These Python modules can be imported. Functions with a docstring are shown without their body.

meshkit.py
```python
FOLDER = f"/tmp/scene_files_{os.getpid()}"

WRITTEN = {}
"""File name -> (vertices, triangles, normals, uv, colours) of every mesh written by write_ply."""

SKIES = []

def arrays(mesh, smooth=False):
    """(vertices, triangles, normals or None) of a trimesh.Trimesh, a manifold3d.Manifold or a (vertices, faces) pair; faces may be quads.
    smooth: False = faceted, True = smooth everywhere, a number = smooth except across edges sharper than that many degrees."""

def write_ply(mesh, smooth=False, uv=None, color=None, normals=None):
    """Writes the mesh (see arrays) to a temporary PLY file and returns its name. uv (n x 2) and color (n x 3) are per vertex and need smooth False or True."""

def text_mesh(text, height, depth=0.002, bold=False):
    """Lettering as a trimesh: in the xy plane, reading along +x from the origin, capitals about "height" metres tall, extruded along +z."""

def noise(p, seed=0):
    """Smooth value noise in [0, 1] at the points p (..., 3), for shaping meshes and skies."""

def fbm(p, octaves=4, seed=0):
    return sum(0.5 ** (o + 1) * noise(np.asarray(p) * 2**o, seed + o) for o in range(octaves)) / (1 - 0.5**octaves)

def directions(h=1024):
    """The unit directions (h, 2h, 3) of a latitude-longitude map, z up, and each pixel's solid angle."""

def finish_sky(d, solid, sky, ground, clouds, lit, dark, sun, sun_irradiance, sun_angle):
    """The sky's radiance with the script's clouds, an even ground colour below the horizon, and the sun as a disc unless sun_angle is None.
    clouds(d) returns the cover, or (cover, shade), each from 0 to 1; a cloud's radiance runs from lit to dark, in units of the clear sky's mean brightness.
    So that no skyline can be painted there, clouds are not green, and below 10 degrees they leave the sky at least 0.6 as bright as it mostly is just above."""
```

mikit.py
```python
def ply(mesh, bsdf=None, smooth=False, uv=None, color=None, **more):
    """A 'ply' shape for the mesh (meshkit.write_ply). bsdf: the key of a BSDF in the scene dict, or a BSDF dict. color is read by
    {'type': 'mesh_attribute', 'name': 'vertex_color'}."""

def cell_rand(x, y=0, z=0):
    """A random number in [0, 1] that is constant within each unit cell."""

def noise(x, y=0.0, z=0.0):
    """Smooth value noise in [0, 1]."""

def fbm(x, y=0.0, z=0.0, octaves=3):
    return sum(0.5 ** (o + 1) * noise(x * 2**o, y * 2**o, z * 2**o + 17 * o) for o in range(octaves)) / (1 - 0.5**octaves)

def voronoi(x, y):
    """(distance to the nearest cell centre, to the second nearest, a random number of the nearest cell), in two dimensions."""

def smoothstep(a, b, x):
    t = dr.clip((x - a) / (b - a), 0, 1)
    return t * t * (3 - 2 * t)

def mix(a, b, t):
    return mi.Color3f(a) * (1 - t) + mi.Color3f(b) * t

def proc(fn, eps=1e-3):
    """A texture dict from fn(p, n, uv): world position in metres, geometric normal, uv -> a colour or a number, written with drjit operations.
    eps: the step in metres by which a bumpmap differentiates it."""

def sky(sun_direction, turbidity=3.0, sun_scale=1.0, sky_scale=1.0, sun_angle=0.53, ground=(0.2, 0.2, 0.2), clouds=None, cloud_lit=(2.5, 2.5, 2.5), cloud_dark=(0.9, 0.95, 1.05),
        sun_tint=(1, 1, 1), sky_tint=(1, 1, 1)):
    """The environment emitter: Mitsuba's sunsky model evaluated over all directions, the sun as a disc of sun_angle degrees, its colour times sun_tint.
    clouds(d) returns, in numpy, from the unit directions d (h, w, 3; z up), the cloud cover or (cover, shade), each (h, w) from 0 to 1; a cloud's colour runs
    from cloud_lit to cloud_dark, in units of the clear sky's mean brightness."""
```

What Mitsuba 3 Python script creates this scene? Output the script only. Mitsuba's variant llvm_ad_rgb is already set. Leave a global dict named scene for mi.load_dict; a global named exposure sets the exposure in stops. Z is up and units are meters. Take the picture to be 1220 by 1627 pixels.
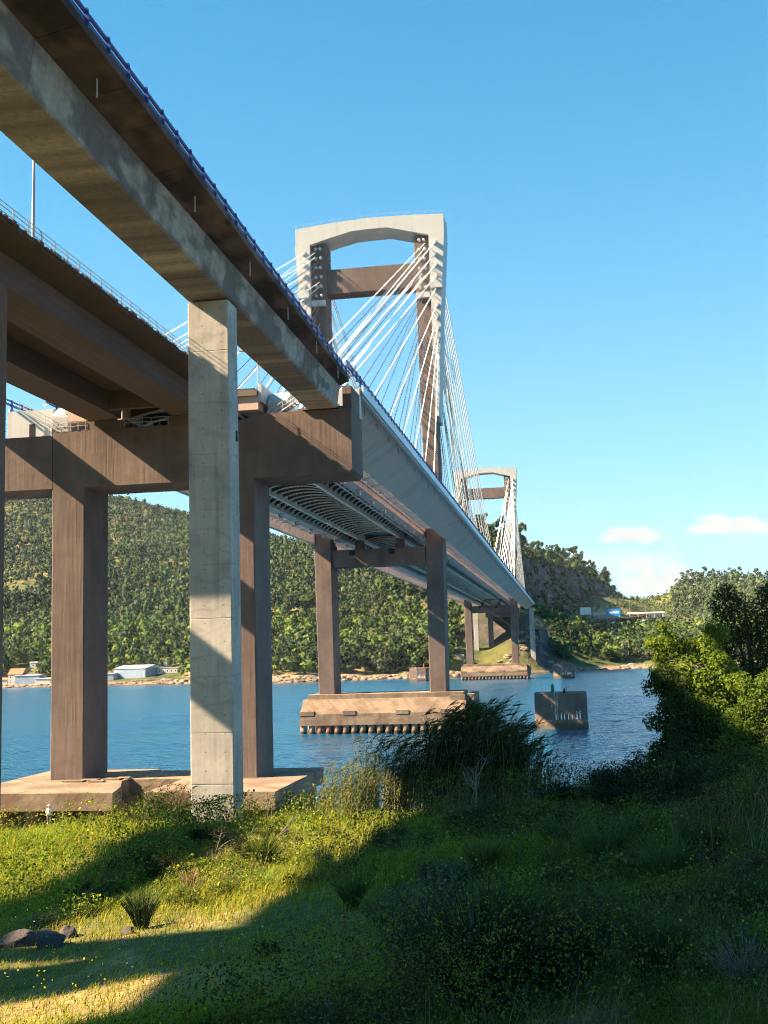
import math, numpy as np, trimesh, mitsuba as mi, drjit as dr, mikit, meshkit
from mikit import proc, noise, fbm, voronoi, cell_rand, smoothstep, mix
from scipy.interpolate import RBFInterpolator
from scipy.ndimage import map_coordinates
T = mi.ScalarTransform4f
rng = np.random.default_rng(7)
scene, labels = {}, {}

# ------------------------------------------------------------------ camera, sky, exposure
# World: Y runs along the bridge away from the near abutment, X to its right, z = 0 is the water.
EYE = np.array([0.176, -115.85, 19.2]); YAW, PITCH, ROLL, FOC = 0.159482, 0.124212, -0.029528, 1754.42
_f = np.array([-math.sin(YAW)*math.cos(PITCH), math.cos(YAW)*math.cos(PITCH), math.sin(PITCH)])
_r = np.array([math.cos(YAW), math.sin(YAW), 0]); _u = np.cross(_r, _f)
_r, _u = math.cos(ROLL)*_r + math.sin(ROLL)*_u, -math.sin(ROLL)*_r + math.cos(ROLL)*_u
scene['camera'] = {'type': 'perspective', 'fov': math.degrees(2*math.atan(610/FOC)), 'fov_axis': 'x', 'near_clip': 0.5, 'far_clip': 9000.0,
    'to_world': T().look_at(origin=EYE.tolist(), target=(EYE+_f*100).tolist(), up=_u.tolist())}
SUN = (-1.0, -0.29, 0.775)
def cloud_cover(d):
    az = np.degrees(np.arctan2(d[..., 0], d[..., 1])); el = np.degrees(np.arcsin(np.clip(d[..., 2], -1, 1)))
    n = meshkit.fbm(np.stack([az*0.55, el*1.3, 0*az], -1), 5, 3)
    fine = meshkit.fbm(np.stack([az*1.9, el*3.1, 0*az+4], -1), 4, 6)
    big = meshkit.fbm(np.stack([az*0.13, el*0.5, 0*az+9], -1), 3, 5)
    band = np.exp(-((el-3.6)/1.6)**2)
    c = np.clip((n*0.5+big*0.9-0.78)*5.0, 0, 1)*band           # low broken clouds all round the horizon
    for a, e, wa, we, k in ((3.6, 5.3, 1.7, .42, .95), (8.3, 5.6, 2.1, .5, 1.0), (10.9, 5.4, 1.3, .45, .9), (4.6, 2.9, 2.0, .75, .9), (12.8, 3.4, 2.0, .6, .7)):
        g = np.exp(-np.abs((az-a)/wa)**2.6-np.where(el > e, np.abs((el-e)/we)**2, np.abs((el-e)/(we*.7))**4))
        c = np.maximum(c, np.clip((g*1.55+((n-0.5)*.9+(fine-.5)*1.0)*np.clip(g*3, 0, 1)-0.40)*2.6, 0, 1)*k)
    veil = 0.66*np.exp(-(np.clip(el, 0, 90)/11)**1.1)                     # pale summer haze low over the horizon
    return 1-(1-c*0.92)*(1-veil), np.clip(0.15-(fine-.5)*.6, 0, 0.4)*np.clip(c*3, 0, 1)
scene['sky'] = mikit.sky(SUN, turbidity=2.6, sun_scale=2.5, clouds=cloud_cover, cloud_lit=(2.05, 1.98, 1.85), cloud_dark=(1.3, 1.3, 1.3), ground=(0.09, 0.10, 0.08),
    sun_tint=(1.08, 0.97, 0.84), sky_tint=(0.33, 1.10, 1.17))
exposure = 2.7

# ------------------------------------------------------------------ helpers
def tag(key, label=None, cat=None, group=None, kind=None):
    labels.setdefault(key, {}).update({k: v for k, v in (('label', label), ('category', cat), ('group', group), ('kind', kind)) if v})
_n = {}
def num(name):
    k = _n.get(name, 0); _n[name] = k+1
    return name if k == 0 else '%s_%03d' % (name, k)
def thing(name, label, cat, group=None, kind=None):
    key = num(name); tag(key, label, cat, group, kind); return key
def sub(parent, name): return num(parent+'__'+name)
class MB:
    def __init__(s): s.v, s.f, s.n, s.c = [], [], 0, []
    def add(s, v, f, c=None):
        v = np.asarray(v, float); f = np.asarray(f, int)
        if f.shape[1] == 4: f = np.vstack([f[:, [0, 1, 2]], f[:, [0, 2, 3]]])
        s.v.append(v); s.f.append(f+s.n); s.n += len(v)
        if c is not None: s.c.append(np.broadcast_to(np.asarray(c, float), (len(v), 3)))
        return s
    def box(s, x0, x1, y0, y1, z0, z1, ch=0):
        if ch: return s.prism([(x0+ch, y0), (x1-ch, y0), (x1, y0+ch), (x1, y1-ch), (x1-ch, y1), (x0+ch, y1), (x0, y1-ch), (x0, y0+ch)], z0, z1, 'z')
        v = [(x, y, z) for x in (x0, x1) for y in (y0, y1) for z in (z0, z1)]
        return s.add(v, [(0, 1, 3, 2), (4, 6, 7, 5), (0, 4, 5, 1), (2, 3, 7, 6), (0, 2, 6, 4), (1, 5, 7, 3)])
    def loft(s, rings):     # list of (n,3) rings, counterclockwise seen from the end; caps by ear clipping of the 2-D shape
        n = len(rings[0]); R = np.array(rings, float); v = R.reshape(-1, 3); f = []
        for k in range(len(R)-1):
            for i in range(n):
                j = (i+1) % n; f.append((k*n+i, k*n+j, (k+1)*n+j, (k+1)*n+i))
        s.add(v, f)
        from shapely.geometry import Polygon
        sp = R[0].max(0)-R[0].min(0); ax = [a for a in range(3) if a != int(np.argmin(sp))]
        import mapbox_earcut as ec
        t = ec.triangulate_float64(R[0][:, ax], np.array([n], np.uint32)).reshape(-1, 3)
        s.add(R[0], t[:, ::-1]); s.add(R[-1], t); return s
    def prism(s, poly, a, b, axis='y'):
        P = np.array(poly, float)
        mk = {'y': lambda t: np.column_stack([P[:, 0], np.full(len(P), t), P[:, 1]]), 'z': lambda t: np.column_stack([P, np.full(len(P), t)]), 'x': lambda t: np.column_stack([np.full(len(P), t), P])}[axis]
        return s.loft([mk(a), mk(b)])
    def tube(s, p, q, r, n=6, r2=None, cap=True):
        return s.path([p, q], [r, r if r2 is None else r2], n, cap)
    def path(s, pts, rad, n=6, cap=True, c=None):
        p = np.asarray(pts, float); rad = np.broadcast_to(rad, (len(p),)); t = np.gradient(p, axis=0); t /= np.linalg.norm(t, axis=1, keepdims=True)+1e-9
        up = np.where(np.abs(t[:, 2:]) < 0.95, [[0, 0, 1.]], [[1., 0, 0]]); a = np.cross(t, up); a /= np.linalg.norm(a, axis=1, keepdims=True)+1e-9; b = np.cross(t, a)
        th = np.arange(n)*2*np.pi/n
        v = (p[:, None]+rad[:, None, None]*(np.cos(th)[None, :, None]*a[:, None]+np.sin(th)[None, :, None]*b[:, None])).reshape(-1, 3); f = []
        for k in range(len(p)-1):
            for i in range(n):
                j = (i+1) % n; f.append((k*n+i, (k+1)*n+i, (k+1)*n+j, k*n+j))
        tri = [x for q in f for x in ((q[0], q[1], q[2]), (q[0], q[2], q[3]))]
        if cap:
            tri += [(0, i, i+1) for i in range(1, n-1)]; m = (len(p)-1)*n; tri += [(m, m+i+1, m+i) for i in range(1, n-1)]
        return s.add(v, tri, c)
    def mesh(s): 
        m = trimesh.Trimesh(np.vstack(s.v), np.vstack(s.f), process=False); return m
    def put(s, key, bsdf, smooth=False, kind=None, label=None, fix=True):
        m = s.mesh()
        if s.c:
            scene[key] = mikit.ply(m, bsdf, smooth=smooth if smooth in (True, False) else False, color=np.vstack(s.c))
        else:
            if fix and len(m.faces) < 20000: trimesh.repair.fix_normals(m, multibody=True)
            scene[key] = mikit.ply(m, bsdf, smooth=smooth)
        if kind or label: tag(key, label, kind=kind)
        return key
def quick(parent, name, bsdf, *boxes, ch=0):
    m = MB()
    for b in boxes: m.box(*b, ch=ch)
    return m.put(sub(parent, name), bsdf)
def copy_of(key, src, dx=0, dy=0, dz=0, rot=0):
    scene[key] = {**scene[src], 'to_world': T().translate([dx, dy, dz]) @ T().rotate([0, 0, 1], rot)}; return key

# ------------------------------------------------------------------ materials
def mat(key, fn, rough=0.85, bump=None, bscale=0.02, eps=0.02, **kw):
    b = {'type': 'principled', 'base_color': proc(fn) if callable(fn) else {'type': 'rgb', 'value': list(fn)}, 'roughness': rough, 'specular': kw.pop('specular', 0.3), **kw}
    if bump: b = {'type': 'bumpmap', 'arbitrary': proc(bump, eps), 'scale': bscale, 'bsdf': b}
    scene[key] = {'type': 'twosided', 'bsdf': b}
def C3(*a): return mi.Color3f(*a)
def old_concrete(p, n, uv):          # board-marked brown concrete with vertical grain, pour lines, streaks
    h = p.x + p.y
    grain = noise(h*5.0, p.z*0.25)*0.5+noise(h*13.0, p.z*0.5, 4)*0.5
    blot = fbm(p.x*0.13, p.y*0.13, p.z*0.10, 4); streak = fbm(h*0.9, p.z*0.05, 7, 3)
    lift = smoothstep(0.03, 0.0, dr.abs((p.z/4.1-dr.floor(p.z/4.1))-0.5)*4.1)
    patch = cell_rand(h/3.95, p.z/4.1)
    tone = 0.86+0.13*grain+0.40*(blot-0.5)+0.30*(streak-0.5)+0.10*(patch-.5)+0.25*(fbm(h*1.1, p.z*1.1, 2, 3)-.5)
    wet = smoothstep(2.6, 0.4, p.z+noise(h*0.6, 3)*0.8)
    c = mix(C3(0.140, 0.110, 0.101), C3(0.100, 0.078, 0.077), noise(p.x*0.3, p.y*0.3, p.z*0.2))*tone*(1-0.22*lift)
    return mix(c, C3(0.06, 0.045, 0.035), wet*0.8)
mat('old_concrete_bsdf', old_concrete, 0.9, lambda p, n, uv: noise((p.x+p.y)*6.0, p.z*0.3)+0.6*fbm(p.x*3, p.y*3, p.z*3, 2), 0.02)
def footing_concrete(p, n, uv):
    blot = fbm(p.x*0.35, p.y*0.35, p.z*0.35, 4); fine = fbm(p.x*2.5, p.y*2.5, p.z*2.5, 3); st = fbm((p.x+p.y)*1.3, p.z*0.12, 5, 3)
    c = mix(C3(0.198, 0.158, 0.122), C3(0.130, 0.100, 0.080), smoothstep(0.35, 0.7, blot))*(0.75+0.45*fine)
    c = mix(c, C3(0.14, 0.07, 0.04), smoothstep(0.56, 0.74, st)*0.55)
    return mix(c, C3(0.06, 0.05, 0.038), smoothstep(2.1, 1.1, p.z+noise(p.x*1.1, p.y*1.1)*0.7)*0.85)
mat('footing_bsdf', footing_concrete, 0.92, lambda p, n, uv: fbm(p.x*1.5, p.y*1.5, p.z*1.5, 3), 0.06)
def pile_col(p, n, uv):
    b = fbm(p.x*1.6, p.y*1.6, p.z*1.1, 3); r = smoothstep(0.62, 0.75, noise(p.x*0.47, 2.5)); z = p.z+b*0.8
    c = mix(C3(0.30, 0.21, 0.145), C3(0.17, 0.11, 0.08), smoothstep(0.3, 0.7, b)); c = mix(c, C3(0.34, 0.09, 0.05), r*0.6)
    return mix(c, C3(0.035, 0.028, 0.022), smoothstep(1.35, 0.85, z))
mat('pile_bsdf', pile_col, 0.9, lambda p, n, uv: fbm(p.x*3, p.y*3, p.z*3, 2), 0.05)
def new_concrete(p, n, uv):
    h = p.x+p.y; blot = fbm(p.x*0.5, p.y*0.5, p.z*0.35, 4); fine = noise(h*9, p.z*0.7)*0.5+fbm(p.x*4, p.y*4, p.z*4, 2)*0.5
    drip = smoothstep(0.55, 0.8, fbm(h*1.7, p.z*0.12, 3, 3)); wav = smoothstep(0.05, 0.0, dr.abs(fbm(h*0.25, p.z*0.55, 8, 3)-0.5))
    c = mix(C3(0.350, 0.345, 0.335), C3(0.285, 0.283, 0.282), smoothstep(0.3, 0.7, blot))*(0.86+0.28*fine)
    hu, hv = h/1.45, p.z/1.3
    hole = smoothstep(0.07, 0.04, dr.sqrt(dr.square((hu-dr.floor(hu)-0.5)*1.45)+dr.square((hv-dr.floor(hv)-0.5)*1.3)))
    return c*(1-0.22*drip)*(1-0.16*wav)*(1-0.55*hole)
mat('new_concrete_bsdf', new_concrete, 0.85, lambda p, n, uv: fbm(p.x*3, p.y*3, p.z*3, 3), 0.01)
def girder_col(p, n, uv):            # weathered viaduct concrete: sooty brown below, grey streaked webs
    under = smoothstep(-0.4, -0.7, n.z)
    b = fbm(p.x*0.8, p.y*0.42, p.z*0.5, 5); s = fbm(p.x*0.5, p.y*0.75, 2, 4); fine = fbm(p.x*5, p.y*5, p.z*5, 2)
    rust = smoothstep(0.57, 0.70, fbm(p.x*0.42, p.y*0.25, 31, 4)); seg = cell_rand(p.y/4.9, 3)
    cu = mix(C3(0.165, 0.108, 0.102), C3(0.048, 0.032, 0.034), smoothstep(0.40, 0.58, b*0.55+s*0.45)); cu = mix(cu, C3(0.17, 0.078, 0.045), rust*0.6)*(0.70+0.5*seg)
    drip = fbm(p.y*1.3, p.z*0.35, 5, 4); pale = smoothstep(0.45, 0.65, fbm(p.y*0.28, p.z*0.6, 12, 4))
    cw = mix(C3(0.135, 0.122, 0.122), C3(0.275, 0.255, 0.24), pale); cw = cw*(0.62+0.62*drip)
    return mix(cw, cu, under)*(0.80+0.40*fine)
mat('girder_bsdf', girder_col, 0.88, lambda p, n, uv: fbm(p.x*2, p.y*2, p.z*2, 3), 0.03)
def slab_col(p, n, uv):
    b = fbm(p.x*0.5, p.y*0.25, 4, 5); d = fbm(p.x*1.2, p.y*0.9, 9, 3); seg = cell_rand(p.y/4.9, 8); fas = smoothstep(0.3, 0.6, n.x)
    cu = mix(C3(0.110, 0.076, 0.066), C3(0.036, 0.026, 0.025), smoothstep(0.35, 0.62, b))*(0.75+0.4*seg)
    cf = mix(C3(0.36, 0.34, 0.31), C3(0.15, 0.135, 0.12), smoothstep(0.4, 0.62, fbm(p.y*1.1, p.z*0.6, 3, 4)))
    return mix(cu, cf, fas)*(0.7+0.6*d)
mat('slab_bsdf', slab_col, 0.9)
def brown_girder(p, n, uv):
    b = fbm(p.x*0.4, p.y*0.2, p.z*0.4, 4); g = noise(p.x*3.1, p.y*0.2, p.z*3.1)
    return mix(C3(0.112, 0.085, 0.079), C3(0.082, 0.063, 0.062), b)*(0.85+0.3*g)
mat('brown_girder_bsdf', brown_girder, 0.9)
mat('brown_slab_bsdf', lambda p, n, uv: mix(C3(0.085, 0.065, 0.055), C3(0.05, 0.04, 0.036), fbm(p.x*0.6, p.y*0.3, p.z, 4)), 0.92)
def white_steel(p, n, uv):
    b = fbm(p.x*0.22, p.y*0.22, p.z*0.12, 4); st = fbm((p.x+p.y)*1.1, p.z*0.06, 2, 3)
    seam = smoothstep(0.06, 0.0, dr.abs((p.x/3.4-dr.floor(p.x/3.4))-0.5)*3.4)
    return C3(0.395, 0.415, 0.42)*(0.90+0.14*b-0.10*smoothstep(0.5, 0.8, st))*(1-0.07*seam)
mat('white_steel_bsdf', white_steel, 0.5)
def deck_steel(p, n, uv):
    b = fbm(p.x*0.3, p.y*0.05, p.z*0.3, 4); k = p.y/12.2; seam = smoothstep(0.05, 0.0, dr.abs(k-dr.floor(k)-0.5)*12.2); d = smoothstep(0.55, 0.75, fbm(p.y*0.5, p.z*0.3, 3, 3))
    return mix(C3(0.48, 0.375, 0.335), C3(0.41, 0.325, 0.295), b)*(1-0.12*seam)*(1-0.15*d)
mat('deck_steel_bsdf', deck_steel, 0.5)
mat('fascia_bsdf', lambda p, n, uv: C3(0.52, 0.62, 0.70)*(0.85+0.25*fbm(p.y*0.3, p.z*2, 1, 3)), 0.45)
mat('rib_steel_bsdf', lambda p, n, uv: C3(0.66, 0.53, 0.44)*(0.7+0.45*fbm(p.x*0.8, p.y*0.8, p.z, 3)), 0.55)
mat('plate_steel_bsdf', lambda p, n, uv: C3(0.115, 0.10, 0.088)*(0.6+0.6*fbm(p.x*0.5, p.y*0.25, 1, 3)), 0.6)
mat('blue_paint_bsdf', lambda p, n, uv: C3(0.014, 0.036, 0.165)*(0.8+0.4*fbm(p.y*2, p.z*3, p.x, 2)), 0.4)
mat('grey_metal_bsdf', (0.30, 0.31, 0.33), 0.45)
mat('white_cable_bsdf', (0.82, 0.82, 0.80), 0.4)
mat('dark_cable_bsdf', (0.07, 0.08, 0.11), 0.4)
mat('dark_void_bsdf', (0.012, 0.012, 0.014), 0.9)
mat('house_wall_bsdf', lambda p, n, uv: C3(0.40, 0.40, 0.38)*(0.8+0.3*fbm(p.x*0.7, p.y*0.7, p.z*0.7, 3)), 0.85)
mat('asphalt_bsdf', (0.06, 0.06, 0.062), 0.9)
mat('white_paint_bsdf', (0.75, 0.75, 0.73), 0.6)
mat('red_paint_bsdf', (0.45, 0.07, 0.03), 0.6)
mat('green_paint_bsdf', (0.0, 0.16, 0.11), 0.5)
mat('sign_blue_bsdf', (0.01, 0.22, 0.62), 0.5)
mat('yellow_paint_bsdf', (0.7, 0.5, 0.03), 0.5)
mat('roof_tile_bsdf', lambda p, n, uv: mix(C3(0.40, 0.17, 0.09), C3(0.28, 0.11, 0.06), noise(p.x*1.5, p.y*1.5, p.z*4)), 0.85)
mat('roof_grey_bsdf', (0.34, 0.36, 0.38), 0.6)
mat('blue_sheet_bsdf', lambda p, n, uv: C3(0.19, 0.26, 0.35)*(0.85+0.3*noise(p.x*1.6, p.z*0.3)), 0.5)
mat('pane_bsdf', (0.03, 0.04, 0.05), 0.15)
mat('skin_bsdf', (0.5, 0.3, 0.2), 0.6)
mat('dark_cloth_bsdf', (0.09, 0.09, 0.11), 0.9)
scene['glass_sheet_bsdf'] = {'type': 'thindielectric'}
def rock_col(p, n, uv):
    return mix(C3(0.26, 0.205, 0.155), C3(0.11, 0.09, 0.075), smoothstep(0.3, 0.7, fbm(p.x*0.7, p.y*0.7, p.z*0.7, 4)))
mat('shore_rock_bsdf', rock_col, 0.95)
mat('boulder_bsdf', lambda p, n, uv: mix(C3(0.085, 0.078, 0.085), C3(0.035, 0.032, 0.036), fbm(p.x*2.5, p.y*2.5, p.z*2.5, 4)), 0.9, lambda p, n, uv: fbm(p.x*6, p.y*6, p.z*6, 4), 0.05)
mat('bark_bsdf', lambda p, n, uv: mix(C3(0.14, 0.105, 0.08), C3(0.06, 0.048, 0.04), noise(p.x*8, p.y*8, p.z*2)), 0.95)
mat('pale_wood_bsdf', (0.17, 0.155, 0.145), 0.9)
scene['foliage_bsdf'] = {'type': 'twosided', 'bsdf': {'type': 'diffuse', 'reflectance': {'type': 'mesh_attribute', 'name': 'vertex_color'}}}
scene['leaf_bsdf'] = {'type': 'principledthin', 'base_color': {'type': 'mesh_attribute', 'name': 'vertex_color'}, 'roughness': 0.55, 'diff_trans': 0.75, 'spec_trans': 0.0, 'eta': 1.3}
# water
def waves(p, n, uv):
    return (0.55*fbm(p.x*0.30+0.2*p.y, p.y*0.45-0.1*p.x, 1, 3)+0.35*fbm(p.x*1.0-0.5*p.y, p.y*1.2+0.3*p.x, 5, 3)+0.9*noise(p.x*0.06, p.y*0.09, 3))
def water_col(p, n, uv):
    return mix(C3(0.006, 0.046, 0.120), C3(0.010, 0.056, 0.112), fbm(p.x*0.02, p.y*0.035, 2, 3))
mat('water_bsdf', water_col, 0.10, waves, 0.5, 0.05, specular=0.55)
def near_ground(p, n, uv):
    b = fbm(p.x*0.35, p.y*0.35, 0, 4); f = fbm(p.x*3, p.y*3, 2, 3); dirt = smoothstep(0.50, 0.64, fbm(p.x*0.28+3, p.y*0.28, 6, 4))
    c = mix(C3(0.055, 0.075, 0.022), C3(0.10, 0.095, 0.035), b)
    c = mix(c, C3(0.22, 0.165, 0.085), dirt*0.8)
    shore = smoothstep(2.6, 1.2, p.z+b)
    return mix(c, C3(0.22, 0.17, 0.12), shore)*(0.6+0.75*f)
mat('near_ground_bsdf', near_ground, 0.95, lambda p, n, uv: fbm(p.x*4, p.y*4, 1, 3), 0.06)
def far_ground(p, n, uv):
    b = fbm(p.x*0.02, p.y*0.02, 1, 4); f = fbm(p.x*0.22, p.y*0.22, p.z*0.22, 4)
    c = mix(C3(0.045, 0.060, 0.022), C3(0.105, 0.110, 0.035), smoothstep(0.35, 0.65, b))
    steep = smoothstep(0.80, 0.62, n.z); rockc = mix(C3(0.095, 0.082, 0.082), C3(0.040, 0.037, 0.042), smoothstep(0.3, 0.65, f))
    bare = smoothstep(0.60, 0.68, fbm(p.x*0.012+5, p.y*0.012, 4, 3))*0.7
    c = mix(c, C3(0.30, 0.21, 0.12), bare); c = mix(c, rockc, steep)
    shore = smoothstep(3.6, 2.3, p.z+f*1.5); c = mix(c, mix(C3(0.27, 0.20, 0.125), C3(0.13, 0.10, 0.07), f), shore)
    c = mix(c, C3(0.07, 0.05, 0.03), smoothstep(1.3, 0.7, p.z+f*0.6))
    return c*(0.6+0.75*f)
mat('far_ground_bsdf', far_ground, 0.95, lambda p, n, uv: fbm(p.x*0.25, p.y*0.25, p.z*0.25, 4), 1.5, 0.5)

# ------------------------------------------------------------------ ground, water, hills
NEAR = np.array([(-15.5, -95.1, 12.2), (-9.8, -96.6, 12.4), (-5.8, -98, 12.6)] , float)
def at(x, y, d):                     # survey points: where the line of sight over that pixel stands at that distance
    return EYE+(_f+_r*(x-610)/FOC-_u*(y-813.5)/FOC)*d
near_pts = [at(*q) for q in ((0,1627,22),(150,1627,21),(300,1600,20.5),(450,1627,17),(600,1627,15),(750,1620,14),(950,1620,12),(1220,1627,10),(0,1540,27),(250,1510,26),(450,1480,27.5),(560,1400,34),
    (0,1480,32),(100,1430,40),(250,1410,38),(400,1430,33),(0,1345,52),(200,1330,52),(340,1320,52),(450,1310,52),(560,1320,48),(700,1320,46),(850,1310,44),(950,1290,48),(700,1450,27),(900,1450,24),(1100,1450,20),
    (1200,1350,28),(1100,1300,38),(1200,1250,42),(1150,1215,55),(1220,1165,60))]
near_pts += [(-50,-27,3.2),(-40,-27,3.8),(-25,-39,6.3),(-58,-24,3.0),(-22,-28,4.8),(-10,-36,6.0),(0,-45,8.5),(10,-45,10.5),(24,-45,12),(-75,-20,3),(-100,-30,4),(-32,-13,2.2),(-52,-11.5,2.6),(-15,-18,1.2),(0,-24,1.2),(20,-26,1.6),(45,-28,2),(-90,-10,1),
    (-50,4,-1.0),(-30,8,-1.4),(0,0,-2.2),(45,0,-2.2),(-100,8,-2),(-150,5,-2),(110,0,-2),(0,36,-6),(-120,38,-6),(90,38,-6),(-160,-30,5),(0,-118,17.5),(-32,-120,13.5),(-42,-100,12),(-62,-82,10),(-62,-112,13),(30,-100,19),(32,-66,17),(62,-60,19),(62,-100,22),
    (0,-155,20),(-62,-155,18),(62,-155,24),(-150,-80,12),(-150,-150,18),(115,-50,20),(115,-150,26)]
class Field:
    def __init__(s, pts, x0, x1, y0, y1, step, smooth=0.0, bump=0.0, bs=10.0):
        pts = np.array(pts, float); s.x0, s.y0, s.h = x0, y0, step
        xs, ys = np.arange(x0, x1+1e-6, step), np.arange(y0, y1+1e-6, step); s.xs, s.ys = xs, ys
        gx, gy = np.meshgrid(xs, ys); q = np.column_stack([gx.ravel(), gy.ravel()])
        sc = 1.0/200
        z = RBFInterpolator(pts[:, :2]*sc, pts[:, 2], kernel='linear', smoothing=smooth)(q*sc).reshape(gx.shape)
        z += bump*(meshkit.fbm(np.dstack([gx/bs, gy/bs, 0*gx]), 4, 3)-0.5)
        s.z = z; s.gx, s.gy = gx, gy
    def __call__(s, x, y):
        x, y = np.broadcast_arrays(np.asarray(x, float), np.asarray(y, float))
        r = map_coordinates(s.z, [((y-s.y0)/s.h).ravel(), ((x-s.x0)/s.h).ravel()], order=1, mode='nearest').reshape(x.shape)
        return r if r.ndim else float(r)
    def slope(s, x, y):
        e = s.h; return np.hypot(s(x+e, y)-s(x-e, y), s(x, y+e)-s(x, y-e))/(2*e)
    def mesh(s):
        ny, nx = s.z.shape; i = np.arange(ny*nx).reshape(ny, nx)
        q = np.stack([i[:-1, :-1], i[:-1, 1:], i[1:, 1:], i[1:, :-1]], -1).reshape(-1, 4)
        return np.column_stack([s.gx.ravel(), s.gy.ravel(), s.z.ravel()]), np.vstack([q[:, [0, 1, 2]], q[:, [0, 2, 3]]])
near = Field(near_pts, -170, 120, -170, 42, 1.0, 0.002, 0.5, 5.0)
scene['ground'] = mikit.ply(trimesh.Trimesh(*near.mesh(), process=False), 'near_ground_bsdf', smooth=True); tag('ground', 'grassy near bank with patches of bare earth', kind='structure')
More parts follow.
